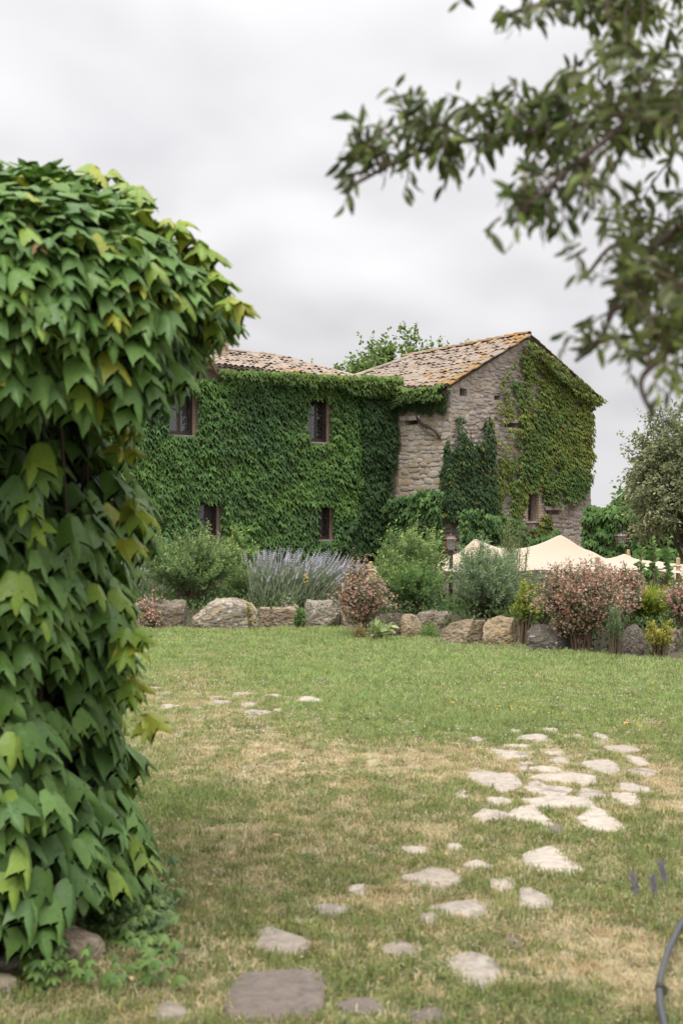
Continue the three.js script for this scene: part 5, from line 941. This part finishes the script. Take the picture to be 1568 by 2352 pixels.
// ------------------------------------------------------------------ trees
function tree(name, label, base, o) {
  const g = thing(name, label, 'tree', base, o.group), R = rng(o.seed), wood = [], leaves = [], C = o.center.clone().sub(base), top = V3(C.x, C.y - o.r.y * 0.35, C.z);
  mesh('trunk', tube([V3(0, -0.1, 0), V3(C.x * 0.25 + 0.1, top.y * 0.4, C.z * 0.25), V3(C.x * 0.7, top.y * 0.8, C.z * 0.7), top], o.trunk, o.trunk * 0.5, 9, 14), barkMat, g);
  for (let i = 0; i < o.limbs; i++) {
    const d = rand3(R).normalize(); if (d.y < -0.35) d.y *= -0.5;
    const k = Math.pow(R(), 0.45) * (0.8 + 0.3 * (0.5 + fbm(d.x * 1.7, d.y * 1.7, d.z * 1.7 + o.seed, 2))), end = C.clone().add(V3(d.x * o.r.x * k, d.y * o.r.y * k, d.z * o.r.z * k)), st = V3(C.x * 0.7, top.y * 0.8, C.z * 0.7).lerp(top, R()), mid = st.clone().lerp(end, 0.5).add(V3(0, o.r.y * 0.12, 0));
    if (i < o.limbWood) wood.push(tube([0, 0.33, 0.66, 1].map((t) => bez(st, mid, end, t)), o.trunk * 0.22, 0.008, 5, 8));
    for (let k2 = 0; k2 < o.twigs; k2++) {
      const p = bez(st, mid, end, 0.55 + 0.45 * Math.sqrt(R())).add(rand3(R).multiplyScalar(o.scatter)), dir = end.clone().sub(st).normalize().multiplyScalar(0.5).add(rand3(R)).add(V3(0, o.up ?? 0.3, 0)).normalize(), len = o.twig * (0.5 + R());
      if (k2 < 2 && i < o.limbWood) wood.push(tube([p.clone().addScaledVector(dir, -len * 0.4), p.clone().addScaledVector(dir, len)], 0.009, 0.004, 3, 1));
      const n = o.perTwig, tint = R();
      for (let q = 0; q < n; q++) {
        const t = (q + R()) / n, out = rand3(R).normalize(), pos = p.clone().addScaledVector(dir, len * t).addScaledVector(out, 0.02), ld = dir.clone().multiplyScalar(0.5).add(out).add(V3(0, o.hang ?? -0.1, 0));
        leaves.push({ m: basis(pos, ld, rand3(R).add(V3(0, 1, 0.3)), o.leaf * (0.6 + R() * 0.7)), c: vary(mix3(mix3(o.c0, o.c1, R() * 0.6 + tint * 0.4), o.tip ?? o.c1, t > 0.6 ? R() * (o.tipAmt ?? 0.5) * tint : 0), R, 0.2) });
      }
    }
  }
  if (wood.length) mesh('limb', mergeGeometries(wood), barkMat, g);
  leafCloud('crown', o.geo ?? ovate, leafMat, leaves, g);
  return g;
}
{
  const ht = (d, x) => height(x, d);
  const far = (px, d, top, wpx, seed, label, o = {}) => { const x = (px - 784) / F * d, b = V3(x, ht(d, x), -d), w = wpx / F * d / 2, ty = topAt(top, d), ry = (ty - b.y) * 0.36; return tree('garden_tree', label, b, { seed, center: V3(x, ty - ry * 0.9, -d), r: V3(w, ry, w), trunk: 0.16, limbs: 150, limbWood: 34, twigs: 11, twig: 0.42, perTwig: 10, scatter: 0.25, leaf: 0.17, up: 0.7, c0: [0.0923, 0.163, 0.042], c1: [0.199, 0.284, 0.066], tip: [0.312, 0.369, 0.084], geo: oval, group: 'trees behind the farmhouse', ...o }); };
  far(752, 58, 790, 96, 601, 'small round tree top showing over the wing roof, left of the dip', { limbs: 44 });
  far(862, 62, 778, 150, 603, 'light green tree rising behind the dip between the roofs');
  far(985, 64, 748, 260, 605, 'widest light green tree top behind the stone house roof', { limbs: 190 });
  far(815, 60, 815, 110, 607, 'lower bushy tree right in the dip between the two roofs', { limbs: 50 });
  far(688, 57, 812, 36, 609, 'thin twiggy sapling top over the wing roof', { limbs: 12, twigs: 3, perTwig: 5, limbWood: 12 });
  // large evergreen oak at the right
  const d = 30, x = (1575 - 784) / F * d;
  const oak = { c0: [0.11, 0.135, 0.055], c1: [0.23, 0.26, 0.13], tip: [0.52, 0.52, 0.30], tipAmt: 1, geo: ovate, trunk: 0.12, twig: 0.32, perTwig: 12, leaf: 0.074, scatter: 0.2 };
  tree('evergreen_oak', 'large grey-green evergreen oak at the right beside the vine arch', V3(x, ht(d, x), -d), { ...oak, seed: 621, center: at(1582, 1155, d), r: V3(1.62, 2.25, 1.2), limbs: 400, limbWood: 70, twigs: 17, up: 0.2 });
  const d3 = 42, x3 = (1440 - 784) / F * d3;
  tree('broadleaf_tree', 'round-leaved green tree peeping out between the oak and the vine arch', V3(x3, ht(d3, x3), -d3), { seed: 627, center: at(1455, 1190, d3), r: V3(0.85, 1.0, 0.9), trunk: 0.12, limbs: 46, limbWood: 30, twigs: 7, twig: 0.35, perTwig: 7, leaf: 0.13, scatter: 0.15, c0: [0.0852, 0.17, 0.048], c1: [0.185, 0.284, 0.072], geo: oval });
  const d2 = 44, x2 = (1600 - 784) / F * d2;
  tree('dark_tree', 'dark green tree closing the view behind the oak', V3(x2, ht(d2, x2), -d2), { seed: 625, center: at(1590, 1220, d2), r: V3(2.6, 1.7, 1.5), trunk: 0.2, limbs: 90, limbWood: 30, twigs: 10, twig: 0.4, perTwig: 9, leaf: 0.13, scatter: 0.3, c0: [0.0497, 0.0923, 0.0336], c1: [0.106, 0.17, 0.054], geo: oval });
}
// vine grown over a garden wall right of the stone house
{
  const d = 38, R = rng(641), x0 = (1338 - 784) / F * d, x1 = (1600 - 784) / F * d, wy = -2.4;
  const w = thing('garden_wall', 'low garden wall under the leafy vine beside the stone house', 'wall', V3((x0 + x1) / 2 + 0.2, wy, -d - 0.4));
  mesh('masonry', box(x1 - x0 - 0.3, 3.2, 0.4, 0, 1.6, 0), mortarMat, w); mesh('coping', box(x1 - x0 - 0.2, 0.08, 0.5, 0, 3.242, 0), greyMats[1], w);
  const b = V3(x0 + 0.5, wy, -d), g = thing('vine', 'lush green vine heaped over the garden wall right of the stone house', 'vine', b), list = [];
  const poly = [[1340, 1170], [1352, 1158], [1385, 1166], [1405, 1160], [1440, 1163], [1460, 1180], [1600, 1200], [1600, 1320], [1330, 1320], [1338, 1240]];
  for (let i = 0; i < 5200; i++) {
    const X = lerp(1330, 1600, R()), Y = lerp(1155, 1320, R()); if (!inPoly([X, Y], poly)) continue;
    if (X > 1402 && X < 1452 && Y > 1212 && Y < 1330 && R() < 0.85) continue;
    const dd = d + 0.25 - R() * 0.35 - 0.5 * (0.5 + fbm(X * 0.02, Y * 0.03, 2, 3)), p = at(X, Y, dd);
    list.push({ m: basis(p.sub(b), V3((R() - 0.5) * 1.2, -1, 0.3 + R() * 0.5), V3(R() - 0.5, 0.6 + R(), 1), 0.15 * (0.6 + R() * 0.6)), c: vary(mix3([0.06, 0.13, 0.04], [0.16, 0.27, 0.07], R()), R, 0.22) });
  }
  leafCloud('foliage', ivyLow, leafMat, list, g);
  mesh('stem', mergeGeometries([0.1, 0.9, 1.7].map((q) => tube([V3(q, 0, 0), V3(q + 0.1, 1.4, -0.05), V3(q - 0.1, 3.2, -0.2)], 0.04, 0.015, 6))), barkMat, g);
}
// ------------------------------------------------------------------ ivy-covered pergola close by on the left
{
  const R = rng(701), woodMat = std([0.05, 0.036, 0.026], { bumpMap: grainBump, bumpScale: 0.006, roughness: 0.85 });
  const D = 5.3, pos = V3(-1.25, 0, -D), pg = thing('pergola', 'dark wooden pergola posts and beams hidden inside the big ivy', 'pergola', pos);
  for (const [x, z] of [[0.0, -0.45], [-0.7, -0.4], [-0.05, -1.0], [-1.5, -0.3]]) mesh('post', chamfered(0.09, 2.5, 0.09, 0.01).translate(x, 1.24, z), woodMat, pg);
  for (const z of [0.35, -0.55]) mesh('beam', chamfered(2.6, 0.14, 0.1, 0.012).translate(-0.75, 2.42, z), woodMat, pg);
  for (const x of [0.3, -0.2, -0.7, -1.2, -1.7]) mesh('rafter', chamfered(0.07, 0.09, 1.5, 0.008).translate(x, 2.535, -0.1), woodMat, pg);
  // the leaves
  const b = V3(-1.15, 0, -5.1), g = thing('big_ivy', 'huge near ivy with large lobed leaves hanging over the left side', 'ivy', b, null), L = [];
  const add = (p, nrm, size, c, droop = 1, spin = 1) => {
    if (p.y < 2.27 && p.x > -0.56) return; const side = V3(0, 1, 0).cross(nrm); if (side.lengthSq() < 0.01) side.set(1, 0, 0); side.normalize();
    const down = V3(0, -1, 0).addScaledVector(nrm, 0.35 + R() * 0.95).addScaledVector(side, (R() - 0.5) * 1.15 * spin);
    if (droop < 1) down.addScaledVector(nrm, (1 - droop) * 1.6);
    const nn = nrm.clone().multiplyScalar(0.9).add(V3(0, 0.45 + R() * 1.0, 0)).addScaledVector(side, (R() - 0.5) * 1.3 * spin);
    L.push({ p, tip: down, n: nn, s: size, c, face: nrm });
  };
  const green = () => R() < 0.012 ? [0.30, 0.20, 0.07] : mix3([0.115, 0.235, 0.043], [0.22, 0.385, 0.075], R()), fresh = () => mix3([0.26, 0.40, 0.05], [0.46, 0.48, 0.05], R()), deep = () => mix3([0.05, 0.11, 0.028], [0.09, 0.18, 0.042], R());  // deep: shade among inner leaves put into colour; fresh: young leaves, backlit edges
  // pillar: a leafy wall running away to the right, then turning back
  const line = [[-2.1, 4.25], [-1.45, 4.45], [-1.02, 4.85], [-0.81, 5.30], [-0.80, 5.65], [-0.98, 6.1], [-1.5, 6.5]];
  const seg = []; let total = 0; for (let i = 1; i < line.length; i++) { const l = Math.hypot(line[i][0] - line[i - 1][0], line[i][1] - line[i - 1][1]); seg.push(l); total += l; }
  const onLine = (s) => { let i = 0; while (i < seg.length - 1 && s > seg[i]) s -= seg[i++]; const t = s / seg[i], a = line[i], c = line[i + 1]; const dx = c[0] - a[0], dd = c[1] - a[1], n = Math.hypot(dx, dd); return { x: lerp(a[0], c[0], t), d: lerp(a[1], c[1], t), nx: dd / n, nd: -dx / n }; };
  for (let i = 0; i < 3800; i++) {
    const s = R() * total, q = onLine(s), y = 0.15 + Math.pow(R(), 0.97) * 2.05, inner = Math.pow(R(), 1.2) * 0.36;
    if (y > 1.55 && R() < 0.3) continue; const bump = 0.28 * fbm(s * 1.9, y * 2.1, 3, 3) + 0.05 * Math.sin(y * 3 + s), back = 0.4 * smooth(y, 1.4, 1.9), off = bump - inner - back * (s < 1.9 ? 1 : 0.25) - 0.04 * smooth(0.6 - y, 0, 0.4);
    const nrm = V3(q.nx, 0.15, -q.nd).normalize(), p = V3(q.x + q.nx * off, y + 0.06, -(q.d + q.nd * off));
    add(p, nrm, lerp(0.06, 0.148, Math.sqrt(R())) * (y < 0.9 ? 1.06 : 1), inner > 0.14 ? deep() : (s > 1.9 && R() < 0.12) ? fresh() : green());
  }
  // dome over the pergola roof with a hanging rim
  const C = V3(-1.25, 2.20, -5.15), rx = 0.84, ry = 0.56, rz = 0.84;
  for (let i = 0; i < 4500; i++) {
    const az = R() * 6.283, el = Math.asin(lerp(-0.12, 1, R())), inner = Math.pow(R(), 1.3) * 0.32, ce = Math.cos(el), dir = V3(Math.cos(az) * ce, Math.sin(el), Math.sin(az) * ce);
    const k = 1 + 0.10 * fbm(dir.x * 2.2, dir.y * 2.2, dir.z * 2.2 + 5, 3) - inner, p = V3(C.x + dir.x * rx * k, C.y + dir.y * ry * k, C.z + dir.z * rz * k), nrm = V3(dir.x / rx, dir.y / ry, dir.z / rz).normalize();
    const edge = smooth(Math.abs(dir.x), 0.3, 0.9) * (dir.x > 0 ? 1 : 0) + smooth(dir.y, 0.75, 0.97);  // right rim yellowed more often: backlight put into leaf colour
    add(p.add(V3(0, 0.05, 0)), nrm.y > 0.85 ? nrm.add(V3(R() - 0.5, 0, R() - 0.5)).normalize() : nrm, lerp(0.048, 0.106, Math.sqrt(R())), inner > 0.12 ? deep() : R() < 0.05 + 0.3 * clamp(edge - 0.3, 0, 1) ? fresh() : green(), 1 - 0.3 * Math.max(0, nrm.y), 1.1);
  }
  // big leaves hanging from the rim, front and right
  for (let i = 0; i < 480; i++) {
    const az = lerp(-1.0, 2.6, R()), h = R() * 0.30 * (0.5 + 0.5 * Math.cos(az - 0.9)) * smooth(az, -0.5, 0.6), k = 0.97 - R() * 0.26 - h * 0.3, p = V3(C.x + Math.cos(az) * rx * k, C.y + 0.06 - h, C.z + Math.sin(az) * rz * k);
    if (p.x < -1.3 && R() < 0.5) continue;
    add(p, V3(Math.cos(az), 0.1, Math.sin(az)).normalize(), lerp(0.09, 0.145, R()), R() < 0.05 ? fresh() : R() < 0.3 ? deep() : green());
  }
  for (let i = 0; i < 190; i++) {
    const k = (i / 20) | 0, x = -1.75 + k * 0.085 + (R() - 0.5) * 0.07, y = 2.28 - R() * 0.75, d = 4.72 + 0.12 * Math.sin(k * 2.1) + (x + 1.7) * 0.35;
    add(V3(x, y, -d), V3((R() - 0.5) * 0.6, 0.1, 1).normalize(), lerp(0.09, 0.15, R()), R() < 0.5 ? deep() : green(), 1, 1.3);
  }
  // a few young shoots on top; at the right edge backlit glow coloured in
  for (const [px, py, d] of [[235, 408, 5.1], [255, 415, 5.1], [300, 448, 5.05], [330, 462, 5.0], [385, 530, 5.0], [410, 540, 5.0], [455, 578, 5.0], [475, 586, 4.98], [515, 640, 4.95], [552, 712, 4.9], [565, 722, 4.9], [548, 775, 4.9], [310, 975, 5.2], [318, 1050, 5.2], [325, 1010, 5.2], [338, 1165, 5.2], [352, 1195, 5.2], [318, 1262, 5.2], [330, 1460, 5.2], [325, 1500, 5.2], [335, 1590, 5.3], [360, 1672, 5.3]]) for (let q = 0; q < 3; q++) {
    const p = at(px - (py > 950 ? 30 : py > 600 ? 26 : 0) + (R() - 0.5) * 26, py + (R() - 0.5) * 26 - 20, d + (R() - 0.5) * 0.1); add(p, V3(0.5, 0.4, 0.7).normalize(), 0.075 + R() * 0.05, fresh(), 0.7, 1.4);
  }
  L.forEach((e) => {
    const dx = e.p.x / -e.p.z * F + 784, dy = H - (e.p.y - EYE) / -e.p.z * F, view = V3(e.p.x, e.p.y - EYE, e.p.z).normalize();
    e.score = (dx > -20 && dx < 620 && dy > 340 && dy < 2150 ? 1 : 0) * e.s / -e.p.z * (e.face.dot(view) < -0.15 ? 1 : 0.4) * (e.c[1] > 0.19 ? 1.15 : 0.9);
  });
  // the leaves nearest the surface come first: push back the ones that have another leaf close in front of them
  const cell = new Map(), key = (e) => Math.floor((e.p.x / -e.p.z) * 60) + ',' + Math.floor((e.p.y - EYE) / -e.p.z * 60);
  L.forEach((e) => { const k = key(e), m = cell.get(k); if (m === undefined || -e.p.z < m) cell.set(k, -e.p.z); });
  L.forEach((e) => { if (-e.p.z > cell.get(key(e)) + 0.06) e.score *= 0.3; });
  L.sort((a, c) => c.score - a.score);
  const tones = [[0.115, 0.235, 0.042], [0.145, 0.285, 0.055], [0.185, 0.34, 0.075], [0.125, 0.25, 0.065], [0.28, 0.42, 0.055], [0.43, 0.47, 0.055]].map(bigLeafTexMat);
  const lists = ivyFine.map(() => []), stalks = [];
  L.forEach((e, i) => {
    const m = basis(e.p.clone().sub(b), e.tip, e.n, e.s * (R() < 0.5 ? 1 : 0.9), e.s, e.s);
    if (i < 300) {
      const t = e.c[0] > 0.36 ? 5 : e.c[0] > 0.21 ? 4 : (R() * 4) | 0, o = mesh(i ? 'leaf_' + String(i).padStart(3, '0') : 'leaf', ivyFine[(R() * 5) | 0], tones[t], g); m.decompose(o.position, o.quaternion, o.scale);
    } else lists[(R() * 5) | 0].push({ m, c: vary(e.c, R, 0.15) });
    if (i % 5 === 0) { const p = e.p.clone().sub(b), q = p.clone().addScaledVector(e.face, -0.10 - R() * 0.06).add(V3((R() - 0.5) * 0.05, 0.05, 0)); stalks.push(tube([q, q.clone().lerp(p, 0.5).add(V3(0, 0.02, 0)), p], 0.0022, 0.0016, 4, 4)); }
  });
  lists.forEach((l, k) => leafCloud('foliage', ivyFine[k], bigLeafMat, l, g));
  mesh('leaf_stalks', mergeGeometries(stalks), std([0.14, 0.16, 0.05]), g).userData.kind = 'stuff';
  const vines = [];
  for (let i = 0; i < 34; i++) {
    const q = onLine(R() * total), pts = []; let x = q.x - q.nx * 0.22, z = -(q.d - q.nd * 0.22) ; z = -(q.d + q.nd * -0.22);
    for (let k = 0; k <= 5; k++) { pts.push(V3(x, k * 0.47, z).sub(b)); x += (R() - 0.5) * 0.12; z += (R() - 0.5) * 0.12; }
    vines.push(tube(pts, 0.011, 0.005, 5, 12));
  }
  // a tangled thicket of woody stems fills the middle
  mesh('stem', mergeGeometries(vines), barkMat, g);
  const core = [];
  for (let i = 0; i < 6500; i++) { const q = onLine(R() * total), in_ = 0.28 + R() * 0.5, y = 0.1 + R() * 2.4; core.push({ m: basis(V3(q.x - q.nx * in_, y, -(q.d - q.nd * in_)).sub(b), V3(R() - 0.5, -1, R() - 0.5), rand3(R), 0.15), c: vary([0.03, 0.05, 0.022], R, 0.3) }); }  // filler leaves coloured near black to stand in for recess shade
  leafCloud('shade_dark_foliage', ivyLow, leafMat, core, g);
}
// rocks and creeping ivy at its foot
const rockMat = std([1, 1, 1], { vertexColors: true, roughness: 0.95, bumpMap: grainBump, bumpScale: 0.015 });
{
  const small = (label, px, py, w, h, seed, c, o = {}) => {
    const R = rng(seed), p0 = gnd(px, py), s = -p0.z / F, g0 = mergeVertices(new THREE.IcosahedronGeometry(1, 14).deleteAttribute('uv').deleteAttribute('normal'), 1e-5), p = g0.attributes.position, v = V3(), col = [], uv = [], planes = [];
    for (let i = 0; i < 9; i++) planes.push([rand3(R).normalize(), 0.62 + R() * 0.3]); planes.push([V3(0.15, 1, 0.2).normalize(), 0.55]);
    for (let i = 0; i < p.count; i++) {
      v.fromBufferAttribute(p, i).normalize(); let r = 1; for (const [n, k] of planes) { const q = v.dot(n); if (q > 0.05) r = Math.min(r, lerp(k / q, r, 0.1)); }
      r *= 1 + 0.07 * fbm(v.x * 3 + seed, v.y * 3, v.z * 3, 3); const n = fbm(v.x * 5, v.y * 5, v.z * 5 + seed, 4); col.push(...mix3(c, [0.5, 0.43, 0.33], clamp(0.25 + n * 1.3, 0, 0.8))); uv.push(v.x * 0.5, v.y * 0.5 + v.z * 0.3);
      p.setXYZ(i, v.x * r * w * s / 1.5, (v.y * r + 0.3) * h * s / 1.15, v.z * r * w * s / 1.7);
    }
    g0.setAttribute('color', new THREE.BufferAttribute(new Float32Array(col), 3)); g0.setAttribute('uv', new THREE.BufferAttribute(new Float32Array(uv), 2)); g0.rotateY(o.turn ?? 0.4); g0.computeVertexNormals();
    tag(mesh(numbered('rock'), g0, rockMat, scene, V3(p0.x, 0, p0.z)), label, 'rock', 'rocks at the foot of the big ivy');
  };
  small('angular tan rock with a flat top at the foot of the big ivy', 148, 2205, 140, 82, 811, [0.23, 0.175, 0.11]);
  small('dark brown rock under the hanging ivy leaves', 95, 2140, 150, 90, 812, [0.13, 0.095, 0.06]);
  small('small grey rock cut by the left edge, upper of two', 22, 2232, 60, 44, 813, [0.25, 0.21, 0.165]);
  small('small tan rock cut by the left edge, lower of two', 4, 2280, 60, 50, 814, [0.30, 0.24, 0.16], { turn: 1.3 });
  const R = rng(821), L = [], b = gnd(330, 2160), g = thing('creeping_ivy', 'small-leaved pale green ivy creeping over the ground under the big ivy', 'ivy', b), st = [];
  for (let i = 0; i < 1500; i++) {
    const px = 60 + Math.pow(R(), 0.8) * 360, py = 1985 + R() * 300; const e = ((px - 300) / 105) ** 2 + ((py - 2105) / 80) ** 2, e2 = ((px - 85) / 70) ** 2 + ((py - 2245) / 60) ** 2;
    if (e > 1 && e2 > 1 && R() < 0.9) continue;
    const q = gnd(px, py), y = 0.02 + R() * (e < 1 ? 0.15 * (1 - e) : 0.1), s = lerp(0.028, 0.062, R());
    L.push({ m: basis(V3(q.x, y, q.z).sub(b), V3((R() - 0.5) * 2, -0.3, 0.6 + R()), V3((R() - 0.5) * 0.8, 1, 0.5), s), c: vary(mix3([0.08, 0.16, 0.035], [0.22, 0.34, 0.08], R()), R, 0.2) });
    if (i % 12 === 0) st.push(tube([V3(q.x, 0.0, q.z).sub(b), V3(q.x + 0.03, y, q.z).sub(b)], 0.002, 0.002, 4, 1));
  }
  leafCloud('foliage', ivyFine[0], bigLeafMat, L, g);
  mesh('stem', mergeGeometries(st), twigMat, g);
}

// ------------------------------------------------------------------ overhanging evergreen branches at the upper right
{
  const R = rng(901), base = V3(2.35, 0, -3.3), g = thing('overhanging_tree', 'dark evergreen tree hanging its blurred leafy branches in from the upper right', 'tree', base), L = [], twigs = [];
  const T = (px, py, d) => at(px, py, d).sub(base);
  mesh('trunk', tube([V3(0, -0.1, 0), V3(0.06, 1.2, 0.05), V3(-0.1, 2.4, 0.1), V3(0.0, 3.4, 0)], 0.12, 0.06, 10, 14), barkMat, g);
  const slim = bladeLeaf(0.35, 0.25, 0.3);
  const boughs = [
    [[V3(-0.1, 2.3, 0.1), T(1700, 300, 3.2), T(1480, 255, 3.1), T(1300, 292, 3.0), T(1120, 315, 2.95), T(960, 350, 2.9), T(800, 430, 2.85)], 0.009, 'branch'],
    [[V3(-0.05, 2.8, 0.05), T(1700, -120, 3.1), T(1430, -20, 3.0), T(1220, 15, 2.95), T(1130, 50, 2.9)], 0.011, 'branch'],
    [[V3(-0.1, 2.4, 0.1), T(1690, 235, 2.8), T(1500, 242, 2.7), T(1380, 330, 2.6), T(1260, 430, 2.6), T(1170, 520, 2.6)], 0.011, 'branch'],
    [[V3(0, 2.1, 0.1), T(1740, 420, 2.9), T(1560, 520, 2.8), T(1440, 640, 2.75), T(1370, 790, 2.7), T(1320, 830, 2.7)], 0.010, 'branch'],
    [[V3(0.03, 1.9, 0.1), T(1760, 600, 2.6), T(1620, 700, 2.5), T(1520, 820, 2.45), T(1470, 880, 2.4), T(1500, 960, 2.4)], 0.010, 'branch'],
    [[V3(0, 3, 0), T(1720, -300, 3.4), T(1560, -100, 3.3), T(1400, 120, 3.2), T(1290, 200, 3.1)], 0.010, 'branch'],
    [[V3(0, 2.0, 0.1), T(1720, 700, 3.2), T(1600, 620, 3.1), T(1420, 560, 3.0), T(1340, 640, 2.95)], 0.009, 'branch'],
  ];
  const curves = boughs.map(([pts, r, n], i) => { mesh(i ? n + '_00' + i : n, tube(pts, r, 0.004, 7, 30), barkMat, g); return new THREE.CatmullRomCurve3(pts); });
  const green = () => mix3([0.05, 0.068, 0.022], [0.18, 0.22, 0.055], Math.pow(R(), 1.5)), pale = () => mix3([0.15, 0.175, 0.09], [0.25, 0.27, 0.16], R());
  const twig = (st, end, n, spread = 1) => {
    const mid = st.clone().lerp(end, 0.5).add(V3(0, 0.03, 0)).add(rand3(R).multiplyScalar(0.03)), len = st.distanceTo(end);
    twigs.push(tube([0, 0.5, 1].map((t) => bez(st, mid, end, t)), 0.0028, 0.0011, 4, 5));
    for (let k = 0; k < n; k++) {
      const t = 0.1 + 0.9 * (k + R()) / n, q = bez(st, mid, end, t), tan = end.clone().sub(st).normalize(), out = rand3(R); out.addScaledVector(tan, -out.dot(tan)).normalize(); q.addScaledVector(out, 0.012 * R());
      const dir = tan.multiplyScalar(0.55).add(out.multiplyScalar(0.85 * spread)).add(V3(0, -0.4, 0)), s = lerp(0.025, 0.048, R());
      L.push({ p: q, dir, n: rand3(R).add(V3(0, 0.5, 0.6)), s, c: R() < 0.1 ? pale() : green() });
    }
  };
  // shoots in the outline of the crown
  const zones = [
    [[[1290, 180], [1330, 120], [1400, 60], [1568, -20], [1700, -60], [1700, 880], [1568, 900], [1500, 800], [1440, 700], [1380, 600], [1340, 470], [1300, 400]], 215, 0.14, [2.5, 3.3]],
    [[[1150, 0], [1290, -40], [1568, -60], [1568, 90], [1400, 100], [1290, 60], [1190, 70]], 34, 0.13, [2.8, 3.1]],
    [[[880, 250], [930, 210], [1050, 195], [1300, 180], [1340, 420], [1200, 400], [1060, 390], [900, 360]], 54, 0.13, [2.8, 3.05]],
    [[[785, 300], [840, 290], [960, 300], [1060, 340], [1050, 430], [960, 420], [860, 430], [790, 430], [770, 400]], 18, 0.11, [2.8, 2.95]],
    [[[1130, 420], [1330, 380], [1380, 520], [1330, 560], [1200, 545], [1150, 500]], 20, 0.12, [2.55, 2.75]],
    [[[1340, 560], [1450, 560], [1568, 640], [1700, 700], [1700, 960], [1568, 930], [1470, 890], [1400, 830], [1350, 800]], 48, 0.13, [2.35, 2.9]],
  ];
  for (const [poly, n, len, [d0, d1]] of zones) {
    const [x0, y0, x1, y1] = boxOf(poly); let made = 0, tries = 0;
    while (made < n && tries++ < 4000) {
      const X = lerp(x0, x1, R()), Y = lerp(y0, y1, R()); if (!inPoly([X, Y], poly)) continue;
      if (X > 1350 && fbm(X * 0.006, Y * 0.006, 7, 2) > 0.22) continue;
      made++;
      const end = T(X, Y, lerp(d0, d1, R())); let best = null, bd = 9; for (const c of curves) for (let t = 0.2; t <= 1; t += 0.05) { const q = c.getPoint(t), dd = q.distanceTo(end); if (dd < bd) { bd = dd; best = q; } }
      const dir = end.clone().sub(best).normalize().add(V3(-0.3, -0.25, 0)).normalize(), st = end.clone().addScaledVector(dir, -Math.min(bd, len * (0.8 + R() * 0.5)));
      if (bd > len * 1.4) twigs.push(tube([best, best.clone().lerp(st, 0.5).add(V3(0, 0.03, 0)), st], 0.0045, 0.0028, 4, 5));
      twig(st, end, 8 + ((R() * 5) | 0));
    }
  }
  // single sprigs that stand out against the sky
  for (const [a, c, n] of [[[850, 390, 2.85], [775, 365, 2.85], 6], [[840, 405, 2.85], [790, 470, 2.85], 6], [[930, 380, 2.88], [925, 450, 2.88], 6], [[1040, 370, 2.9], [1020, 440, 2.9], 7], [[830, 330, 2.85], [820, 270, 2.85], 5], [[930, 260, 2.9], [900, 205, 2.9], 5], [[1160, 480, 2.6], [1185, 555, 2.6], 5], [[1150, 500, 2.6], [1135, 560, 2.6], 4], [[1060, -40, 2.9], [1056, 10, 2.9], 3], [[1330, 560, 2.7], [1300, 590, 2.7], 3], [[1345, 570, 2.6], [1335, 650, 2.6], 4], [[1350, 790, 2.6], [1295, 815, 2.6], 4], [[1420, 800, 2.5], [1440, 880, 2.5], 5], [[1500, 860, 2.4], [1515, 960, 2.4], 7], [[1210, 60, 2.9], [1160, 75, 2.9], 4]]) twig(T(...a), T(...c), n);
  L.forEach((e) => { const w = e.p.clone().add(base), X = 784 + w.x / -w.z * F, Y = H - (w.y - EYE) / -w.z * F; e.score = (X > 740 && X < 1600 && Y > -20 && Y < 1000 ? 1 : 0.01) * e.s / -w.z * (X < 1330 ? 1.4 : 1); });
  L.sort((a, b) => b.score - a.score);
  const mats = [[0.042, 0.063, 0.02], [0.06, 0.09, 0.025], [0.115, 0.165, 0.038], [0.17, 0.19, 0.11]].map((c) => phys(c, { roughness: 0.92, transmission: 0.3, thickness: 0, specularIntensity: 0.3, clearcoat: 0.15, clearcoatRoughness: 0.4 })), inst = phys([1, 1, 1], { roughness: 0.92, transmission: 0.3, thickness: 0, specularIntensity: 0.3, clearcoat: 0.15, clearcoatRoughness: 0.4 });
  const rest = [];
  L.forEach((e, i) => {
    const m = basis(e.p, e.dir, e.n, e.s * 0.95, e.s, e.s);
    if (i < 300) { const o = mesh(i ? 'leaf_' + String(i).padStart(3, '0') : 'leaf', slim, mats[e.c[2] > 0.08 ? 3 : e.c[1] > 0.14 ? 2 : (R() * 2) | 0], g); m.decompose(o.position, o.quaternion, o.scale); } else rest.push({ m, c: vary(e.c, R, 0.2) });
  });
  leafCloud('crown', slim, inst, rest, g);
  mesh('twig', mergeGeometries(twigs), twigMat, g).userData.kind = 'stuff';
}

camera.far = 3000; camera.updateProjectionMatrix();
renderer.render(scene, camera);
